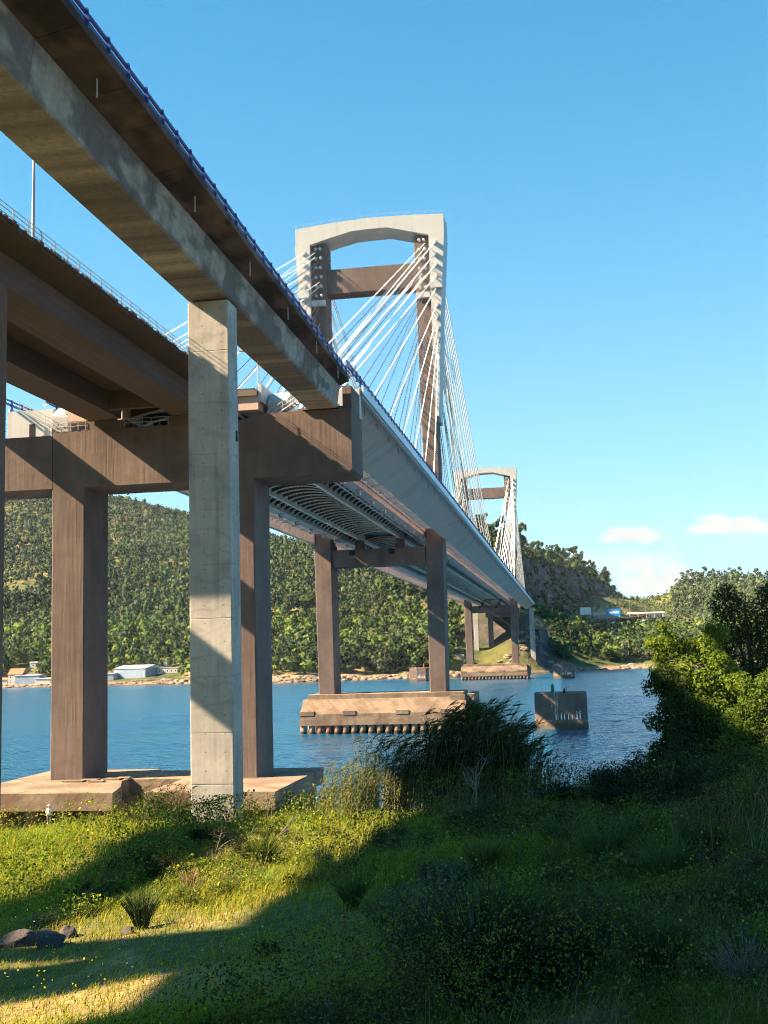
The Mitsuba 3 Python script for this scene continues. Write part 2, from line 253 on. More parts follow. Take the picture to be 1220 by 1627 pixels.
ox = [at(*q) for q in ((0,799,1750),(-150,775,1750),(90,806,1730),(170,827,1700),(230,848,1650),(300,864,1600),(430,884,1500),(600,880,1400),(700,868,1300),
    (0,950,1130),(100,930,1170),(250,950,1100),(450,985,890),(450,960,960),(600,965,960),(600,1008,840),(680,1008,830),(720,990,860),(750,1050,770),(848,1030,784),(777,1026,789),(700,1045,770),
    (0,1084,830),(100,1082,815),(210,1080,790),(290,1078,785),(130,1055,850),(300,1050,830),(470,1074,730),(560,1066,760),(650,1060,770),(-80,1085,830),
    (857,968,1000),(880,967,1090),(913,963,1230),(960,962,1380),(900,990,1105),(950,993,1125),(1000,990,1150),(1050,987,1200),(1110,986,1250),(895,984,1130),(925,960,1190),
    (940,952,1205),(965,949,1225),(985,951,1245),(1015,958,1290),(1040,968,1320),(1092,930,1690),(1130,926,1700),(1200,932,1700),(1280,936,1700),(1070,985,1320),(1090,958,1480),(1035,962,1500),(1000,966,1800),(1025,966,1800),(1046,962,1800),(1010,972,2100),(1040,972,2100),(960,962,1800),(920,962,1950),(960,966,2150),(980,964,1680),(1000,964,1720),(1030,964,1730),(1056,962,1730),(1130,950,2050),(1220,946,2050),(880,1000,960),(900,1012,950),(960,1018,950),(1040,1012,990),(900,1050,830),(960,1040,860),(1000,1050,850),(1150,1000,1010),(1150,1052,830),(1260,1000,1010),(1260,1050,830),(870,1040,805))]
shore = [(-620, 650), (-500, 640), (-407, 639.7), (-354, 630), (-279, 617), (-255, 612), (-205, 590), (-172, 578), (-140, 603), (-104, 612), (-73, 603), (-50, 640), (-19, 694), (8, 703), (46, 742), (62, 735), (110, 735), (200, 730), (330, 720)]
ox += [(x, y, 0.2) for x, y in shore]+[(x, y+9, 2.6) for x, y in shore]+[(x, y-14, -3) for x, y in shore]+[(x, y-60, -8) for x, y in shore]
ox += [(-22, 702, 45.0), (-46, 705, 46.5), (-66, 702, 44.0), (-46, 760, 47.6), (-30, 760, 47.3), (-46, 668, 14), (-22, 676, 15), (-66, 665, 14), (-30, 800, 48), (-20, 690, 30), (-66, 690, 30)]
ox += [(-900, 1800, 330), (-300, 2300, 160), (-60, 2300, 70), (120, 2300, 45), (300, 2300, 60), (700, 2000, 110), (-1100, 700, 3), (-1200, 1200, 120)]
far = Field(ox, -1250, 760, 510, 2380, 5.0, 0.0004, 5.0, 40.0)
# the rock cutting: a hill to the left of the curving highway, cut to a steep face along this line
cut = np.array([at(q, 960, d)[:2] for q, d in ((822, 890), (835, 960), (868, 1085), (905, 1230), (947, 1385), (985, 1520), (1003, 1600))])
def cutting(x, y):
    best, side = np.full(x.shape, 1e9), np.zeros(x.shape)
    for a_, b_ in zip(cut[:-1], cut[1:]):
        e = b_-a_; L = np.hypot(*e); e = e/L; u = np.clip((x-a_[0])*e[0]+(y-a_[1])*e[1], 0, L); dx, dy = x-a_[0]-u*e[0], y-a_[1]-u*e[1]; dd = np.hypot(dx, dy)
        nearer = dd < best; best = np.where(nearer, dd, best); side = np.where(nearer, np.sign(e[0]*dy-e[1]*dx), side)
    return best*side
sd = cutting(far.gx, far.gy)+14*(meshkit.fbm(np.dstack([far.gx/26, far.gy/26, 0*far.gx]), 4, 9)-.5)
top = 66+np.interp(far.gy, [740, 800, 900, 1050, 1250, 1400, 1480, 1560], [-10, 28, 34, 36, 40, 36, 14, -8])+np.clip(sd, 0, 90)*.22
up = np.clip((sd+2)/14, 0, 1)*np.clip((far.gy-735)/60, 0, 1)*np.clip((far.gx+165)/75, 0, 1)*np.clip((1640-far.gy)/150, 0, 1)
far.z = np.where(up > 0, np.maximum(far.z, far.z+(top-far.z)*up), far.z)
scene['hills'] = mikit.ply(trimesh.Trimesh(*far.mesh(), process=False), 'far_ground_bsdf', smooth=True); tag('hills', 'wooded hills and rocky shore across the water', kind='structure')
wx = np.concatenate([[-2900, -2000, -1500, -900, -600, -420, -300, -230], np.arange(-180, 95, 1.15), [110, 150, 220, 350, 600, 1000, 2000, 2900]])
wy = np.concatenate([[-420, -200, -100], np.arange(-40, 300, 1.15), np.arange(300, 760, 4.0), [900, 1300, 2500, 3400]])
gx, gy = np.meshgrid(wx, wy); Q = np.dstack([gx, gy, 0*gx])
wz = .34*(meshkit.fbm(Q*[.17, .24, 1], 3, 2)-.5)+.30*(meshkit.noise(Q*[.42, .62, 1]+[.3*0, 0, 3], 8)-.5)+.5*(meshkit.noise(Q*[.05, .085, 1], 4)-.5)
wz *= np.clip((95-np.abs(gx+42))/60+.6, 0, 1)*np.clip((760-gy)/300, 0, 1)*np.clip((gy+60)/30, 0, 1)
ny, nx = gx.shape; wi = np.arange(ny*nx).reshape(ny, nx); qd = np.stack([wi[:-1, :-1], wi[:-1, 1:], wi[1:, 1:], wi[1:, :-1]], -1).reshape(-1, 4)
scene['water'] = mikit.ply(trimesh.Trimesh(np.column_stack([gx.ravel(), gy.ravel(), wz.ravel()]), np.vstack([qd[:, [0, 1, 2]], qd[:, [0, 2, 3]]]), process=False), 'water_bsdf', smooth=True); tag('water', 'choppy blue water of the strait', kind='structure')

# ------------------------------------------------------------------ bridge towers (legs, crossbeam, white steel frame, footing, cables)
XC = -43.9
def tower(Y, label):
    t = thing('bridge_tower', label, 'bridge tower', None)
    for s in (-1, 1):
        a0, a1 = sorted((XC+s*(13.46-1.97), XC+s*(13.46+1.97))); b0, b1 = sorted((XC+s*(13.75-2.12), XC+s*(13.75+2.12))); c0, c1 = sorted((XC+s*(13.2-2.0), XC+s*(13.2+2.0)))
        rg = lambda x0, x1, y0, y1, z: np.array([(x0+.15, y0, z), (x1-.15, y0, z), (x1, y0+.15, z), (x1, y1-.15, z), (x1-.15, y1, z), (x0+.15, y1, z), (x0, y1-.15, z), (x0, y0+.15, z)])
        MB().loft([rg(a0, a1, Y, Y+7.6, 9.0), rg(b0, b1, Y, Y+7.4, 45.2)]).put(sub(t, 'leg'), 'old_concrete_bsdf')
        MB().loft([rg(b0+.25, b1-.25, Y+.15, Y+7.0, 45.2), rg(c0, c1, Y+.3, Y+6.2, 121.5)]).put(sub(t, 'leg'), 'old_concrete_bsdf')
    xi = XC-11.3, XC+11.3
    MB().box(xi[0]-.1, xi[1]+.1, Y+.35, Y+6.4, 39.6, 43.7, 0).put(sub(t, 'lower_crossbeam'), 'old_concrete_bsdf')
    for s in (-5, 5): quick(t, 'bearing', 'old_concrete_bsdf', (XC+s-.9, XC+s+.9, Y+1.5, Y+4.5, 43.7, 46.0))
    for k, x in enumerate((XC-6.5, XC+3.3)): quick(t, 'recess', 'dark_void_bsdf', (x-.7, x+.7, Y+.33, Y+.5, 42.2, 43.5))
    MB().box(xi[0]-.2, xi[1]+.2, Y+.9, Y+5.6, 108.6, 114.9).put(sub(t, 'upper_crossbeam'), 'old_concrete_bsdf')
    fr = sub(t, 'steel_frame'); y0, y1 = Y-1.0, Y+7.2
    top = [(-62.7, 125.6), (-53.5, 126.4), (-43.9, 126.9), (-34.3, 126.7), (-24.9, 126.2)]
    bot = [(-58.9, 121.2), (-53.5, 122.6), (-48.3, 123.8), (-43.9, 124.0), (-39.2, 124.0), (-34, 122.6), (-28.8, 121.2)]
    MB().prism(bot+[(-28.6, 121.2), (-24.9, 121.2)]+top[::-1]+[(-62.7, 121.2)], y0, y1).put(fr, 'white_steel_bsdf')
    for s in (-1, 1):
        po = [(15.1, 121.2), (19.0, 121.2), (17.6, 102.2), (16.1, 75.2), (15.25, 75.2)]
        P = [(XC+s*a, z) for a, z in po]; MB().prism(P if s < 0 else P[::-1], y0, y1).put(sub(fr, 'leg_cladding'), 'white_steel_bsdf')
        MB().box(*sorted((XC+s*15.3, XC+s*16.3)), Y+.6, Y+6.4, 74.2, 75.2).put(sub(fr, 'foot_bracket'), 'grey_metal_bsdf')
    h = MB()                                                                                 # handrail along the top
    for k in range(len(top)-1):
        (xa, za), (xb, zb) = top[k], top[k+1]; h.tube((xa, y0+.3, za+1.0), (xb, y0+.3, zb+1.0), .028, 4)
        for q in np.linspace(0, 1, 5)[:-1]: x, z = xa+(xb-xa)*q, za+(zb-za)*q; h.tube((x, y0+.3, z), (x, y0+.3, z+1.0), .03, 4)
    h.put(sub(t, 'handrail'), 'grey_metal_bsdf')
    # footing: cap with a sloping apron on rows of piles
    ft = sub(t, 'footing')
    MB().prism([(Y-2.5, 7.9), (Y-2.5, 9.0), (Y+10.1, 9.0), (Y+10.1, 7.9)], XC-17.6, XC+19.6, 'x').put(ft, 'footing_bsdf')
    MB().prism([(Y-7.0, 2.2), (Y-7.0, 4.7), (Y-3.3, 7.9), (Y+11, 7.9), (Y+14.6, 4.7), (Y+14.6, 2.2)], XC-18.6, XC+20.3, 'x').put(sub(ft, 'apron'), 'footing_bsdf')
    MB().box(XC+20.302, XC+22.0, Y-2, Y+14, 2.2, 8.4).put(sub(ft, 'end_wall'), 'footing_bsdf')
    MB().box(XC-18.75, XC+20.45, Y-7.18, Y-6.7, 2.1, 3.5).put(sub(ft, 'edge_beam'), 'footing_bsdf')
    for x0, w in ((XC-18.6, 3.4), (XC-8.3, 3.0), (XC+4.2, 3.0), (XC+14.6, 5.2)): MB().box(x0, x0+w, Y-7.12, Y-6.1, 4.4, 5.35).put(sub(ft, 'upstand'), 'footing_bsdf')
    MB().box(XC+16.6, XC+20.1, Y-4.2, Y-2.3, 6.2, 8.3).put(sub(ft, 'upstand'), 'footing_bsdf')
    base = None
    for row, yy in enumerate((Y-6.2, Y+1.5, Y+13.8)):
        for k in range(20):
            x = XC-17.9+k*2.02
            key = sub(ft, 'pile')
            if base is None:
                MB().path([(0, 0, -3), (0, 0, 2.25)], [.78, .78], 12).put(key, 'pile_bsdf', 40); base = key; scene[key]['to_world'] = T().translate([x, yy, 0])
            else: copy_of(key, base, x, yy)
    # cables
    side = lambda y: y
    def cable(p, q, r, mt): 
        d = np.array(q)-np.array(p); MB().path([p, np.array(p)+d*.5+np.array([0, 0, -.0004*np.hypot(d[0], d[1])**1.0]), q], r, 6).put(sub(t, 'stay_cable'), mt)
    caps = MB(); blk = MB()
    for s in (-1, 1):
        n = 10
        sg = 1 if Y < 300 else -1            # direction of the main span
        reach_side = [145, 142, 139, 136, 119, 102, 84, 66, 47, 28]
        reach_main = [192, 180, 167, 153, 137, 120, 102, 83, 62, 40]
        for k in range(n):
            za = 119.0-k*2.9-(k > 4)*1.5
            for dirn, rc in ((-sg, reach_side[k]), (sg, reach_main[k])):
                ya = (Y-1.0 if dirn < 0 else Y+7.2); yb = Y+3.3+dirn*rc
                cable((XC+s*16.6, ya, za), (XC+s*16.5, yb, 49.3), .135, 'white_cable_bsdf')
                blk.box(XC+s*16.6-.38, XC+s*16.6+.38, ya-(.7 if dirn < 0 else 0), ya+(.7 if dirn > 0 else 0), za-.6, za+.35)
            zb = 119.5-k*2.6
            for dirn, rc in ((-sg, reach_side[k]-1.5), (sg, reach_main[k]-6), (-sg, reach_side[k]-8.5), (sg, reach_main[k]-14)):
                ya = (Y+.2 if dirn < 0 else Y+6.4); yb = Y+3.3+dirn*rc
                xa = XC+s*(13.0 if k % 2 else 14.0)
                cable((xa, ya, zb-(1.2 if rc in (reach_side[k]-8.5, reach_main[k]-14) else 0)), (XC+s*12.0, yb, 48.9), .085, 'white_cable_bsdf' if k in (0, 3) else 'dark_cable_bsdf')
        for k in range(6):
            for e in (-.55, .55):
                z = 120.3-k*2.45; x = XC+s*13.2+e*(1+.25*(k % 2)); q = MB(); q.path([(x, Y-.55, z), (x, Y-.35, z), (x, Y+.4, z)], [.12, .36, .42], 10); q.put(sub(t, 'anchor_cap'), 'white_steel_bsdf', 40)
        MB().box(*sorted((XC+s*11.5, XC+s*15.0)), Y-1.0, Y+.25, 105.2, 106.6).put(sub(t, 'anchor_box'), 'white_steel_bsdf')
        MB().box(*sorted((XC+s*15.2, XC+s*18.2)), Y-2.6, Y-.9, 107.0, 109.2).put(sub(t, 'anchor_box'), 'white_steel_bsdf')
    blk.put(sub(t, 'cable_anchor'), 'white_steel_bsdf', kind='stuff')
    return t
tower(147.4, 'near cable-stayed tower of brown concrete with white steel frame on top')
tower(548.4, 'far cable-stayed tower of brown concrete, small in the distance beyond the near one')

# ------------------------------------------------------------------ steel decks
dk = thing('steel_deck', 'wide old central bridge deck with ribbed dark underside between the towers', 'bridge deck')
quick(dk, 'deck_plate', 'plate_steel_bsdf', (XC-11.25, XC+11.25, 1.2, 700, 47.85, 48.5))
quick(dk, 'road_surface', 'asphalt_bsdf', (XC-11.0, XC+11.0, 1.2, 700, 48.504, 48.7))
for s in (-1, 1):
    quick(dk, 'long_beam', 'rib_steel_bsdf', (XC+s*5-.28, XC+s*5+.28, 1.5, 698, 46.15, 47.85))
    quick(dk, 'edge_girder', 'deck_steel_bsdf', (*sorted((XC+s*9.0, XC+s*11.3)), 1.5, 698, 46.3, 47.85))
    quick(dk, 'edge_parapet', 'white_steel_bsdf', (*sorted((XC+s*11.3, XC+s*11.7)), 1.5, 698, 47.2, 49.2))
MB().tube((XC+8.7, 2, 46.05), (XC+8.7, 698, 46.05), .16, 8).put(sub(dk, 'pipe'), 'white_steel_bsdf')
def rib_mesh(flange):
    m = MB()
    P = []
    for a, b in ((-8.95, -5.3), (-4.7, 4.7), (5.3, 8.95)):
        for q in np.linspace(0, 1, 9): P.append((XC+a+(b-a)*q, 47.85-(.42+.85*abs(2*q-1)**2.0)))
    if flange: return m.loft([np.array([(x, -.27, z), (x, .27, z), (x, .27, z+.17), (x, -.27, z+.17)]) for x, z in P])
    n = len(P); return m.add([(x, .02, 47.85) for x, z in P]+[(x, .02, z+.17) for x, z in P], [(i, i+1, n+i+1, n+i) for i in range(n-1)])
rb = None
for y in list(np.arange(4, 146, 3.7))+list(np.arange(157, 546, 4.1))+list(np.arange(558, 696, 6)):
    k = sub(dk, 'rib')
    if rb is None: rib_mesh(0).put(k, 'plate_steel_bsdf', fix=False); rib_mesh(1).put(k+'__flange', 'rib_steel_bsdf', fix=False); rb = k; scene[k]['to_world'] = scene[k+'__flange']['to_world'] = T().translate([0, float(y), 0])
    else: copy_of(k, rb, 0, float(y)); copy_of(k+'__flange', rb+'__flange', 0, float(y))
for s in (-1, 1):
    for y in np.arange(14, 690, 13.3):
        m = MB()
        for e in (-.3, .3): m.box(XC+s*10.3+e-.07, XC+s*10.3+e+.07, y-.5, y+.5, 45.5, 46.3)
        m.tube((XC+s*10.3-.3, y, 45.7), (XC+s*10.3+.3, y, 45.7), .18, 6); m.put(sub(dk, 'cable_lug'), 'white_steel_bsdf')
def new_deck(s, label):
    t = thing('widened_deck', label, 'bridge deck'); X = lambda a: XC+s*a
    sec = [(21.95, 49.3), (21.95, 48.95), (21.3, 48.72), (16.35, 45.3), (15.8, 45.5), (15.62, 49.3)]
    for a, b in ((8.3, 60), (60.05, 152), (152.08, 250), (250.05, 350), (350.05, 450), (450.05, 553), (553.08, 698)):
        P = [(X(q), z) for q, z in sec]
        MB().prism(P if s > 0 else P[::-1], a, b).put(sub(t, 'box_section'), 'deck_steel_bsdf')
    quick(t, 'fascia', 'fascia_bsdf', (*sorted((X(21.952), X(22.15))), 8, 698, 48.78, 49.85))
    quick(t, 'fascia_lip', 'grey_metal_bsdf', (*sorted((X(21.5), X(21.95))), 8, 698, 48.5, 48.72))
    quick(t, 'road_surface', 'asphalt_bsdf', (*sorted((X(15.7), X(21.9))), 8, 698, 49.304, 49.45))
    for y in np.arange(15, 690, 9.1):
        if s > 0 and y < 330: quick(t, 'drain', 'dark_cable_bsdf', (X(21.0)-.05, X(21.0)+.05, y-.05, y+.05, 47.75, 48.5))
    for y in np.arange(11, 696, 4.1):
        if 145.5 < y < 157 or 546.5 < y < 558: continue
        quick(t, 'tie_beam', 'white_steel_bsdf', (*sorted((X(11.72), X(15.6))), y-.16, y+.16, 47.4, 48.1)) if y < 560 else None
    m = MB()
    for i, y in enumerate(np.arange(11, 690, 4.1)):
        if 141 < y < 157 or 542 < y < 558: continue
        a, b = (11.75, 15.6) if i % 2 else (15.6, 11.75); m.tube((X(a), y+.2, 47.6), (X(b), y+3.9, 47.6), .09, 4); m.tube((X(15.7), y+.2, 46.0), (X(15.65), y+3.9, 48.0), .08, 4)
    m.put(sub(t, 'lattice'), 'white_steel_bsdf', kind='stuff')
    return t
new_deck(1, 'right-hand widened bridge deck with smooth sloping pale steel side and blue rail on top')
new_deck(-1, 'left-hand widened bridge deck of white steel, seen far under the old deck')

# ------------------------------------------------------------------ guard rails
def guard_rail(label, xf, y0, y1, dy, z, lim=300):
    t = thing('guard_rail', label, 'guard rail', None); ys = np.arange(y0, y1, dy)[:lim]; first = None
    for y in ys:
        k = sub(t, 'post')
        if first is None:
            m = MB(); m.prism([(-.11, 0), (.09, 0), (.09, .75), (.02, 1.28), (-.09, 1.28), (-.11, .6)], -.075, .075); m.box(-.15, .15, -.14, .14, 0, .06); m.put(k, 'blue_paint_bsdf'); first = k
            scene[k]['to_world'] = T().translate([float(xf(y)), float(y), z])
        else: copy_of(k, first, float(xf(y)), float(y), z)
    for name, h, w, zz in (('top_rail', .085, .075, 1.12), ('lower_rail', .12, .09, .62)):
        m = MB(); yy = np.linspace(y0-dy, ys[-1]+dy, 14)
        rings = [np.array([(xf(y)-.12-w, y, z+zz-h), (xf(y)-.12-w, y, z+zz+h), (xf(y)-.12+w, y, z+zz+h), (xf(y)-.12+w, y, z+zz-h)]) for y in yy]; m.loft(rings); m.put(sub(t, name), 'blue_paint_bsdf')
    return t
def xfas(y): return np.interp(y, [-90, -60, -40, 0], [-20.75, -20.85, -21.3, -22.0])
guard_rail('blue metal guard rail along the edge of the weathered concrete viaduct overhead', lambda y: xfas(y)-.25, -84.4, 1, 2.57, 48.95)
guard_rail('long blue guard rail along the right-hand widened steel deck', lambda y: XC+21.8, 3.2, 697, 2.57, 49.75)
guard_rail('blue guard rail on the left-hand widened deck beyond the brown girders', lambda y: XC-21.8, -20, 60, 2.57, 49.75)
guard_rail('blue guard rail on the inner edge of the left-hand widened deck', lambda y: XC-16.3, 9, 60, 2.57, 49.4)

# ------------------------------------------------------------------ new concrete viaduct on the right, with its columns
def viaduct(label, right):
    t = thing('concrete_viaduct', label, 'viaduct'); mir = (lambda x: x) if right else (lambda x: 2*XC-3.0-x)
    js = [-210, -190, -170, -150, -135, -122, -116, -110, -105, -100, -95, -90, -85, -80, -75.2, -70.4, -64.6, -60.5, -55.0, -49.4, -43.8, -38, -32.5, -27, -21.5, -16, -10.5, -5, 0.5]
    for a, b in zip(js[:-1], js[1:]):
        a, b = a+.02, b-.02
        P = [(-26.75, 45.75), (-26.6, 45.6), (-23.55, 45.6), (-23.4, 45.75), (-23.05, 48.1), (-27.1, 48.1)] if right else [(-27.9, 46.3), (-27.75, 46.15), (-25.35, 46.15), (-25.2, 46.3), (-25.0, 48.1), (-28.1, 48.1)]
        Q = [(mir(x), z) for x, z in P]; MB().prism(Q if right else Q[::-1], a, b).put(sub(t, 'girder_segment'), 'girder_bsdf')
        ring = lambda y: np.array([(mir(x), y, z) for x, z in (([(-29.3, 48.55), (-27.1, 48.102), (-23.05, 48.102), (xfas(y), 48.52), (xfas(y), 48.95), (-29.3, 48.95)] if right else [(-28.3, 48.5), (-28.1, 48.102), (-25.0, 48.102), (-23.3, 48.52), (-23.3, 48.95), (-28.3, 48.95)]))])
        R = [ring(a), ring(b)]
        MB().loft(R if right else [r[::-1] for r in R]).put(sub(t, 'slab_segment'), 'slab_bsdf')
    if right:
        for y in (-66, -51, -38.5, -27, -16, -6): MB().tube((-21.9, y, 47.3), (-21.9, y, 48.6), .05, 6).put(sub(t, 'drain_pipe'), 'grey_metal_bsdf')
    return t
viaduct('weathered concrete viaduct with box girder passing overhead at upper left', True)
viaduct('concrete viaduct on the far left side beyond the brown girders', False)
def column(label, x0, x1, y0, y1, ztop, zb, hole=False):
    t = thing('concrete_column', label, 'column'); xm, ym = (x0+x1)/2, (y0+y1)/2
    js = [z for z in (ztop, 41.6, 37.67, 33.81, 29.71, 25.71, 21.8, 17.67, 13.68, 10.09, 5.5, 1.0, -3) if z > zb-4]
    for a, b in zip(js[1:], js[:-1]):
        sc = lambda z: 1.0+.0006*(ztop-z)
        def ring(z, inset=0):
            hx, hy, c = (x1-x0)/2*sc(z)-inset, (y1-y0)/2*sc(z)-inset, .06
            return np.array([(xm+u*(hx-(c if k else 0)), ym+v*(hy-(0 if k else c)), z) for u, v, k in ((-1,-1,1),(1,-1,1),(1,-1,0),(1,1,0),(1,1,1),(-1,1,1),(-1,1,0),(-1,-1,0))])
        MB().loft([ring(a, .025), ring(a+.03, .025), ring(a+.05), ring(b-.03), ring(b-.002, .02)]).put(sub(t, 'lift'), 'new_concrete_bsdf')
    if hole: quick(t, 'wall_box', 'dark_void_bsdf', (x1-.01, x1+.05, y1-.75, y1-.35, 35.0, 35.8))
    return t
column('tall grey concrete column with lift joints, third of the way across in front', -26.62, -23.5, -39, -36.7, 45.45, near(-25, -38)-1, True)
column('grey concrete column beside the camera side of the viaduct, out of frame', -26.7, -23.4, -118, -115.7, 45.45, 10)
column('grey concrete column under the far left viaduct', 2*XC+22.0, 2*XC+24.6, -39, -36.7, 46.0, 2)

# ------------------------------------------------------------------ old brown viaduct and its piers
ov = thing('brown_viaduct', 'old brown concrete viaduct with two deep girders in shade at left', 'viaduct')
for x0, x1 in ((-52.2, -48.3), (-42.3, -38.5)):
    MB().prism([(x0, 46.0), (x1, 46.0), (x1+.1, 48.3), (x0-.1, 48.3)], -210, .4).put(sub(ov, 'girder'), 'brown_girder_bsdf')
MB().prism([(-55.0, 48.75), (-52.3, 48.302), (-38.4, 48.302), (-35.9, 48.7), (-35.9, 49.05), (-55.0, 49.05)], -210, .4).put(sub(ov, 'deck_slab'), 'brown_slab_bsdf')
quick(ov, 'end_diaphragm', 'brown_girder_bsdf', (-48.3, -42.3, -3.2, -2.6, 46.3, 48.3))
m = MB(); r = np.random.default_rng(3)
for y in np.arange(-100, 0, .55):
    if r.random() < .8: w = r.uniform(.1, .34); m.box(-35.95, -35.85+w*.5, y, y+r.uniform(.2, .5), 48.78+r.uniform(0, .1), 49.0+r.uniform(.02, .16))
m.put(sub(ov, 'broken_edge'), 'brown_slab_bsdf', kind='stuff')
hr = thing('handrail', 'thin grey handrail along the edge of the old brown viaduct', 'handrail')
for y in np.arange(-98, 0, 2.09):
    MB().path([(-36.0, y, 49.0), (-36.0, y, 49.8), (-36.12, y, 50.15)], [.05, .05, .045], 5).put(sub(hr, 'post'), 'grey_metal_bsdf')
for z, x in ((50.15, -36.12), (49.72, -36.0), (49.35, -36.0)): MB().tube((x, -100, z), (x, .3, z), .032, 5).put(sub(hr, 'rail'), 'grey_metal_bsdf')
def pier(Y, label, full):
    t = thing('bridge_pier', label, 'bridge pier')
    for x0, x1 in ((-56.6, -52.7), (-36.9, -33.0)) if full else ((-57.5, -53.7), (-41.9, -38.1)) if Y > -90 else ((-47.5, -43.0),):
        MB().box(x0, x1, Y, Y+(6.6 if full else 2.1), -3 if not full else 6.0, 38.45 if full else 45.9, .12).put(sub(t, 'leg'), 'old_concrete_bsdf')
    if full:
        MB().prism([(-67.8, 38.9), (-67.3, 38.45), (-22.3, 38.45), (-21.9, 38.9), (-21.9, 45.55), (-33.2, 45.55), (-33.2, 44.95), (-56.5, 44.95), (-56.5, 44.6), (-67.8, 44.6)], Y, Y+6.6).put(sub(t, 'crosshead'), 'old_concrete_bsdf')
        quick(t, 'bearing_ledge', 'old_concrete_bsdf', (-42.9, -38.2, Y+.05, Y+6.4, 44.952, 45.95)); quick(t, 'bearing_ledge', 'old_concrete_bsdf', (-52.6, -47.9, Y+.05, Y+6.4, 44.952, 45.95))
        quick(t, 'pour_joint', 'dark_void_bsdf', (-56.63, -56.57, Y-.012, Y+.1, 38.5, 44.9))
        quick(t, 'end_wall', 'old_concrete_bsdf', (-22.9, -21.9, Y+.55, Y+5.5, 45.552, 48.2)); quick(t, 'bearing_ledge', 'old_concrete_bsdf', (-28, -22.92, Y+.55, Y+1.2, 45.552, 45.98))
        quick(t, 'bearing_pad', 'dark_void_bsdf', (-27.2, -23.3, Y-.4, Y+.5, 45.552, 45.6))
        for nm, P in (('footing', [(-61.2, -11.1), (-44.4, -11.1), (-45.6, -6.2), (-47.6, -1), (-47.6, 10.5), (-61.2, 10.5)]), ('footing', [(-41.2, -11.1), (-28.0, -11.1), (-27.9, 10.0), (-41.2, 10.0)])):
            MB().prism(P, 4.4, 6.1, 'z').put(sub(t, nm), 'footing_bsdf')
        quick(t, 'plinth', 'old_concrete_bsdf', (-60, -46.5, -6.5, 9.5, -3, 4.398)); quick(t, 'plinth', 'old_concrete_bsdf', (-40, -29, -6.5, 9, -3, 4.398))
        MB().box(-47.6, -41.2, 1.0, 9.6, 4.5, 6.02).put(sub(t, 'link_beam'), 'footing_bsdf')
        for x, y, w, d in ((-52.4, -1.2, 2.0, 1.1), (-50.0, -.4, 1.8, 1.0), (-54.0, -2.0, 2.3, 1.0), (-50.8, -2.4, 1.6, .8), (-48.9, .6, 1.4, .8)):
            MB().box(x, x+w, y, y+d, 6.1, 6.27).put(sub(t, 'loose_slab'), 'footing_bsdf')
        first = None
        for x in np.arange(-60, -45, 3.3):
            for y in (-9.8, -4, 2, 8): k = sub(t, 'pile'); MB().path([(x, y, -3), (x, y, 4.4)], [.62, .62], 12).put(k, 'footing_bsdf', 40)
        for x in np.arange(-39.8, -28, 3.6):
            for y in (-9.8, -3, 8): k = sub(t, 'pile'); MB().path([(x, y, -3), (x, y, 4.4)], [.62, .62], 12).put(k, 'footing_bsdf', 40)
        for a, b in ((-47.9, -42.7), (-57, -52.6)):             # small inspection railings on the ledge
            m = MB()
            for z in (45.5, 45.95): m.tube((a, Y-.05, z), (b, Y-.05, z), .03, 4)
            for x in np.linspace(a, b, 6): m.tube((x, Y-.05, 44.97), (x, Y-.05, 45.95), .03, 4)
            m.put(sub(t, 'ledge_railing'), 'grey_metal_bsdf')
    else:
        quick(t, 'crosshead', 'old_concrete_bsdf', (-57.3, -38.3, Y+.2, Y+1.9, 43 if Y > -90 else 44.6, 45.95))
    return t
pier(.54, 'nearest brown concrete pier with wide crosshead on two square legs', True)
pier(-46.6, 'brown pier leg cut off by the left edge of the picture', False)
pier(-101.9, 'brown viaduct pier beside the viewer, out of frame', False)
# far abutment piers
for x, y, w, d, z0, z1, mt, lab in ((-54.6, 676, 3.4, 5, 8, 45.9, 'old_concrete_bsdf', 'far brown pier leg on the opposite bank, left of two'), (-36.5, 676, 3.4, 5, 8, 45.9, 'old_concrete_bsdf', 'far brown pier leg on the opposite bank, right of two'),
        (-64.5, 672, 3.2, 3, 8, 45.2, 'new_concrete_bsdf', 'pale grey far column on the opposite bank at left'), (-25.0, 668, 3.2, 3, 8, 45.2, 'new_concrete_bsdf', 'pale grey far column under the right-hand end of the bridge')):
    t = thing('far_pier', lab, 'bridge pier'); MB().box(x, x+w, y, y+d, z0, z1, .1).put(sub(t, 'shaft'), mt); quick(t, 'cap', mt, (x-.4, x+w+.4, y-.3, y+d+.3, z1+.002, z1+.5))
t = thing('far_crosshead', 'brown concrete crosshead spanning the two far pier legs on the opposite bank', 'crosshead'); quick(t, 'beam', 'old_concrete_bsdf', (-56, -32, 675.8, 681.2, 40, 46.0-.15))

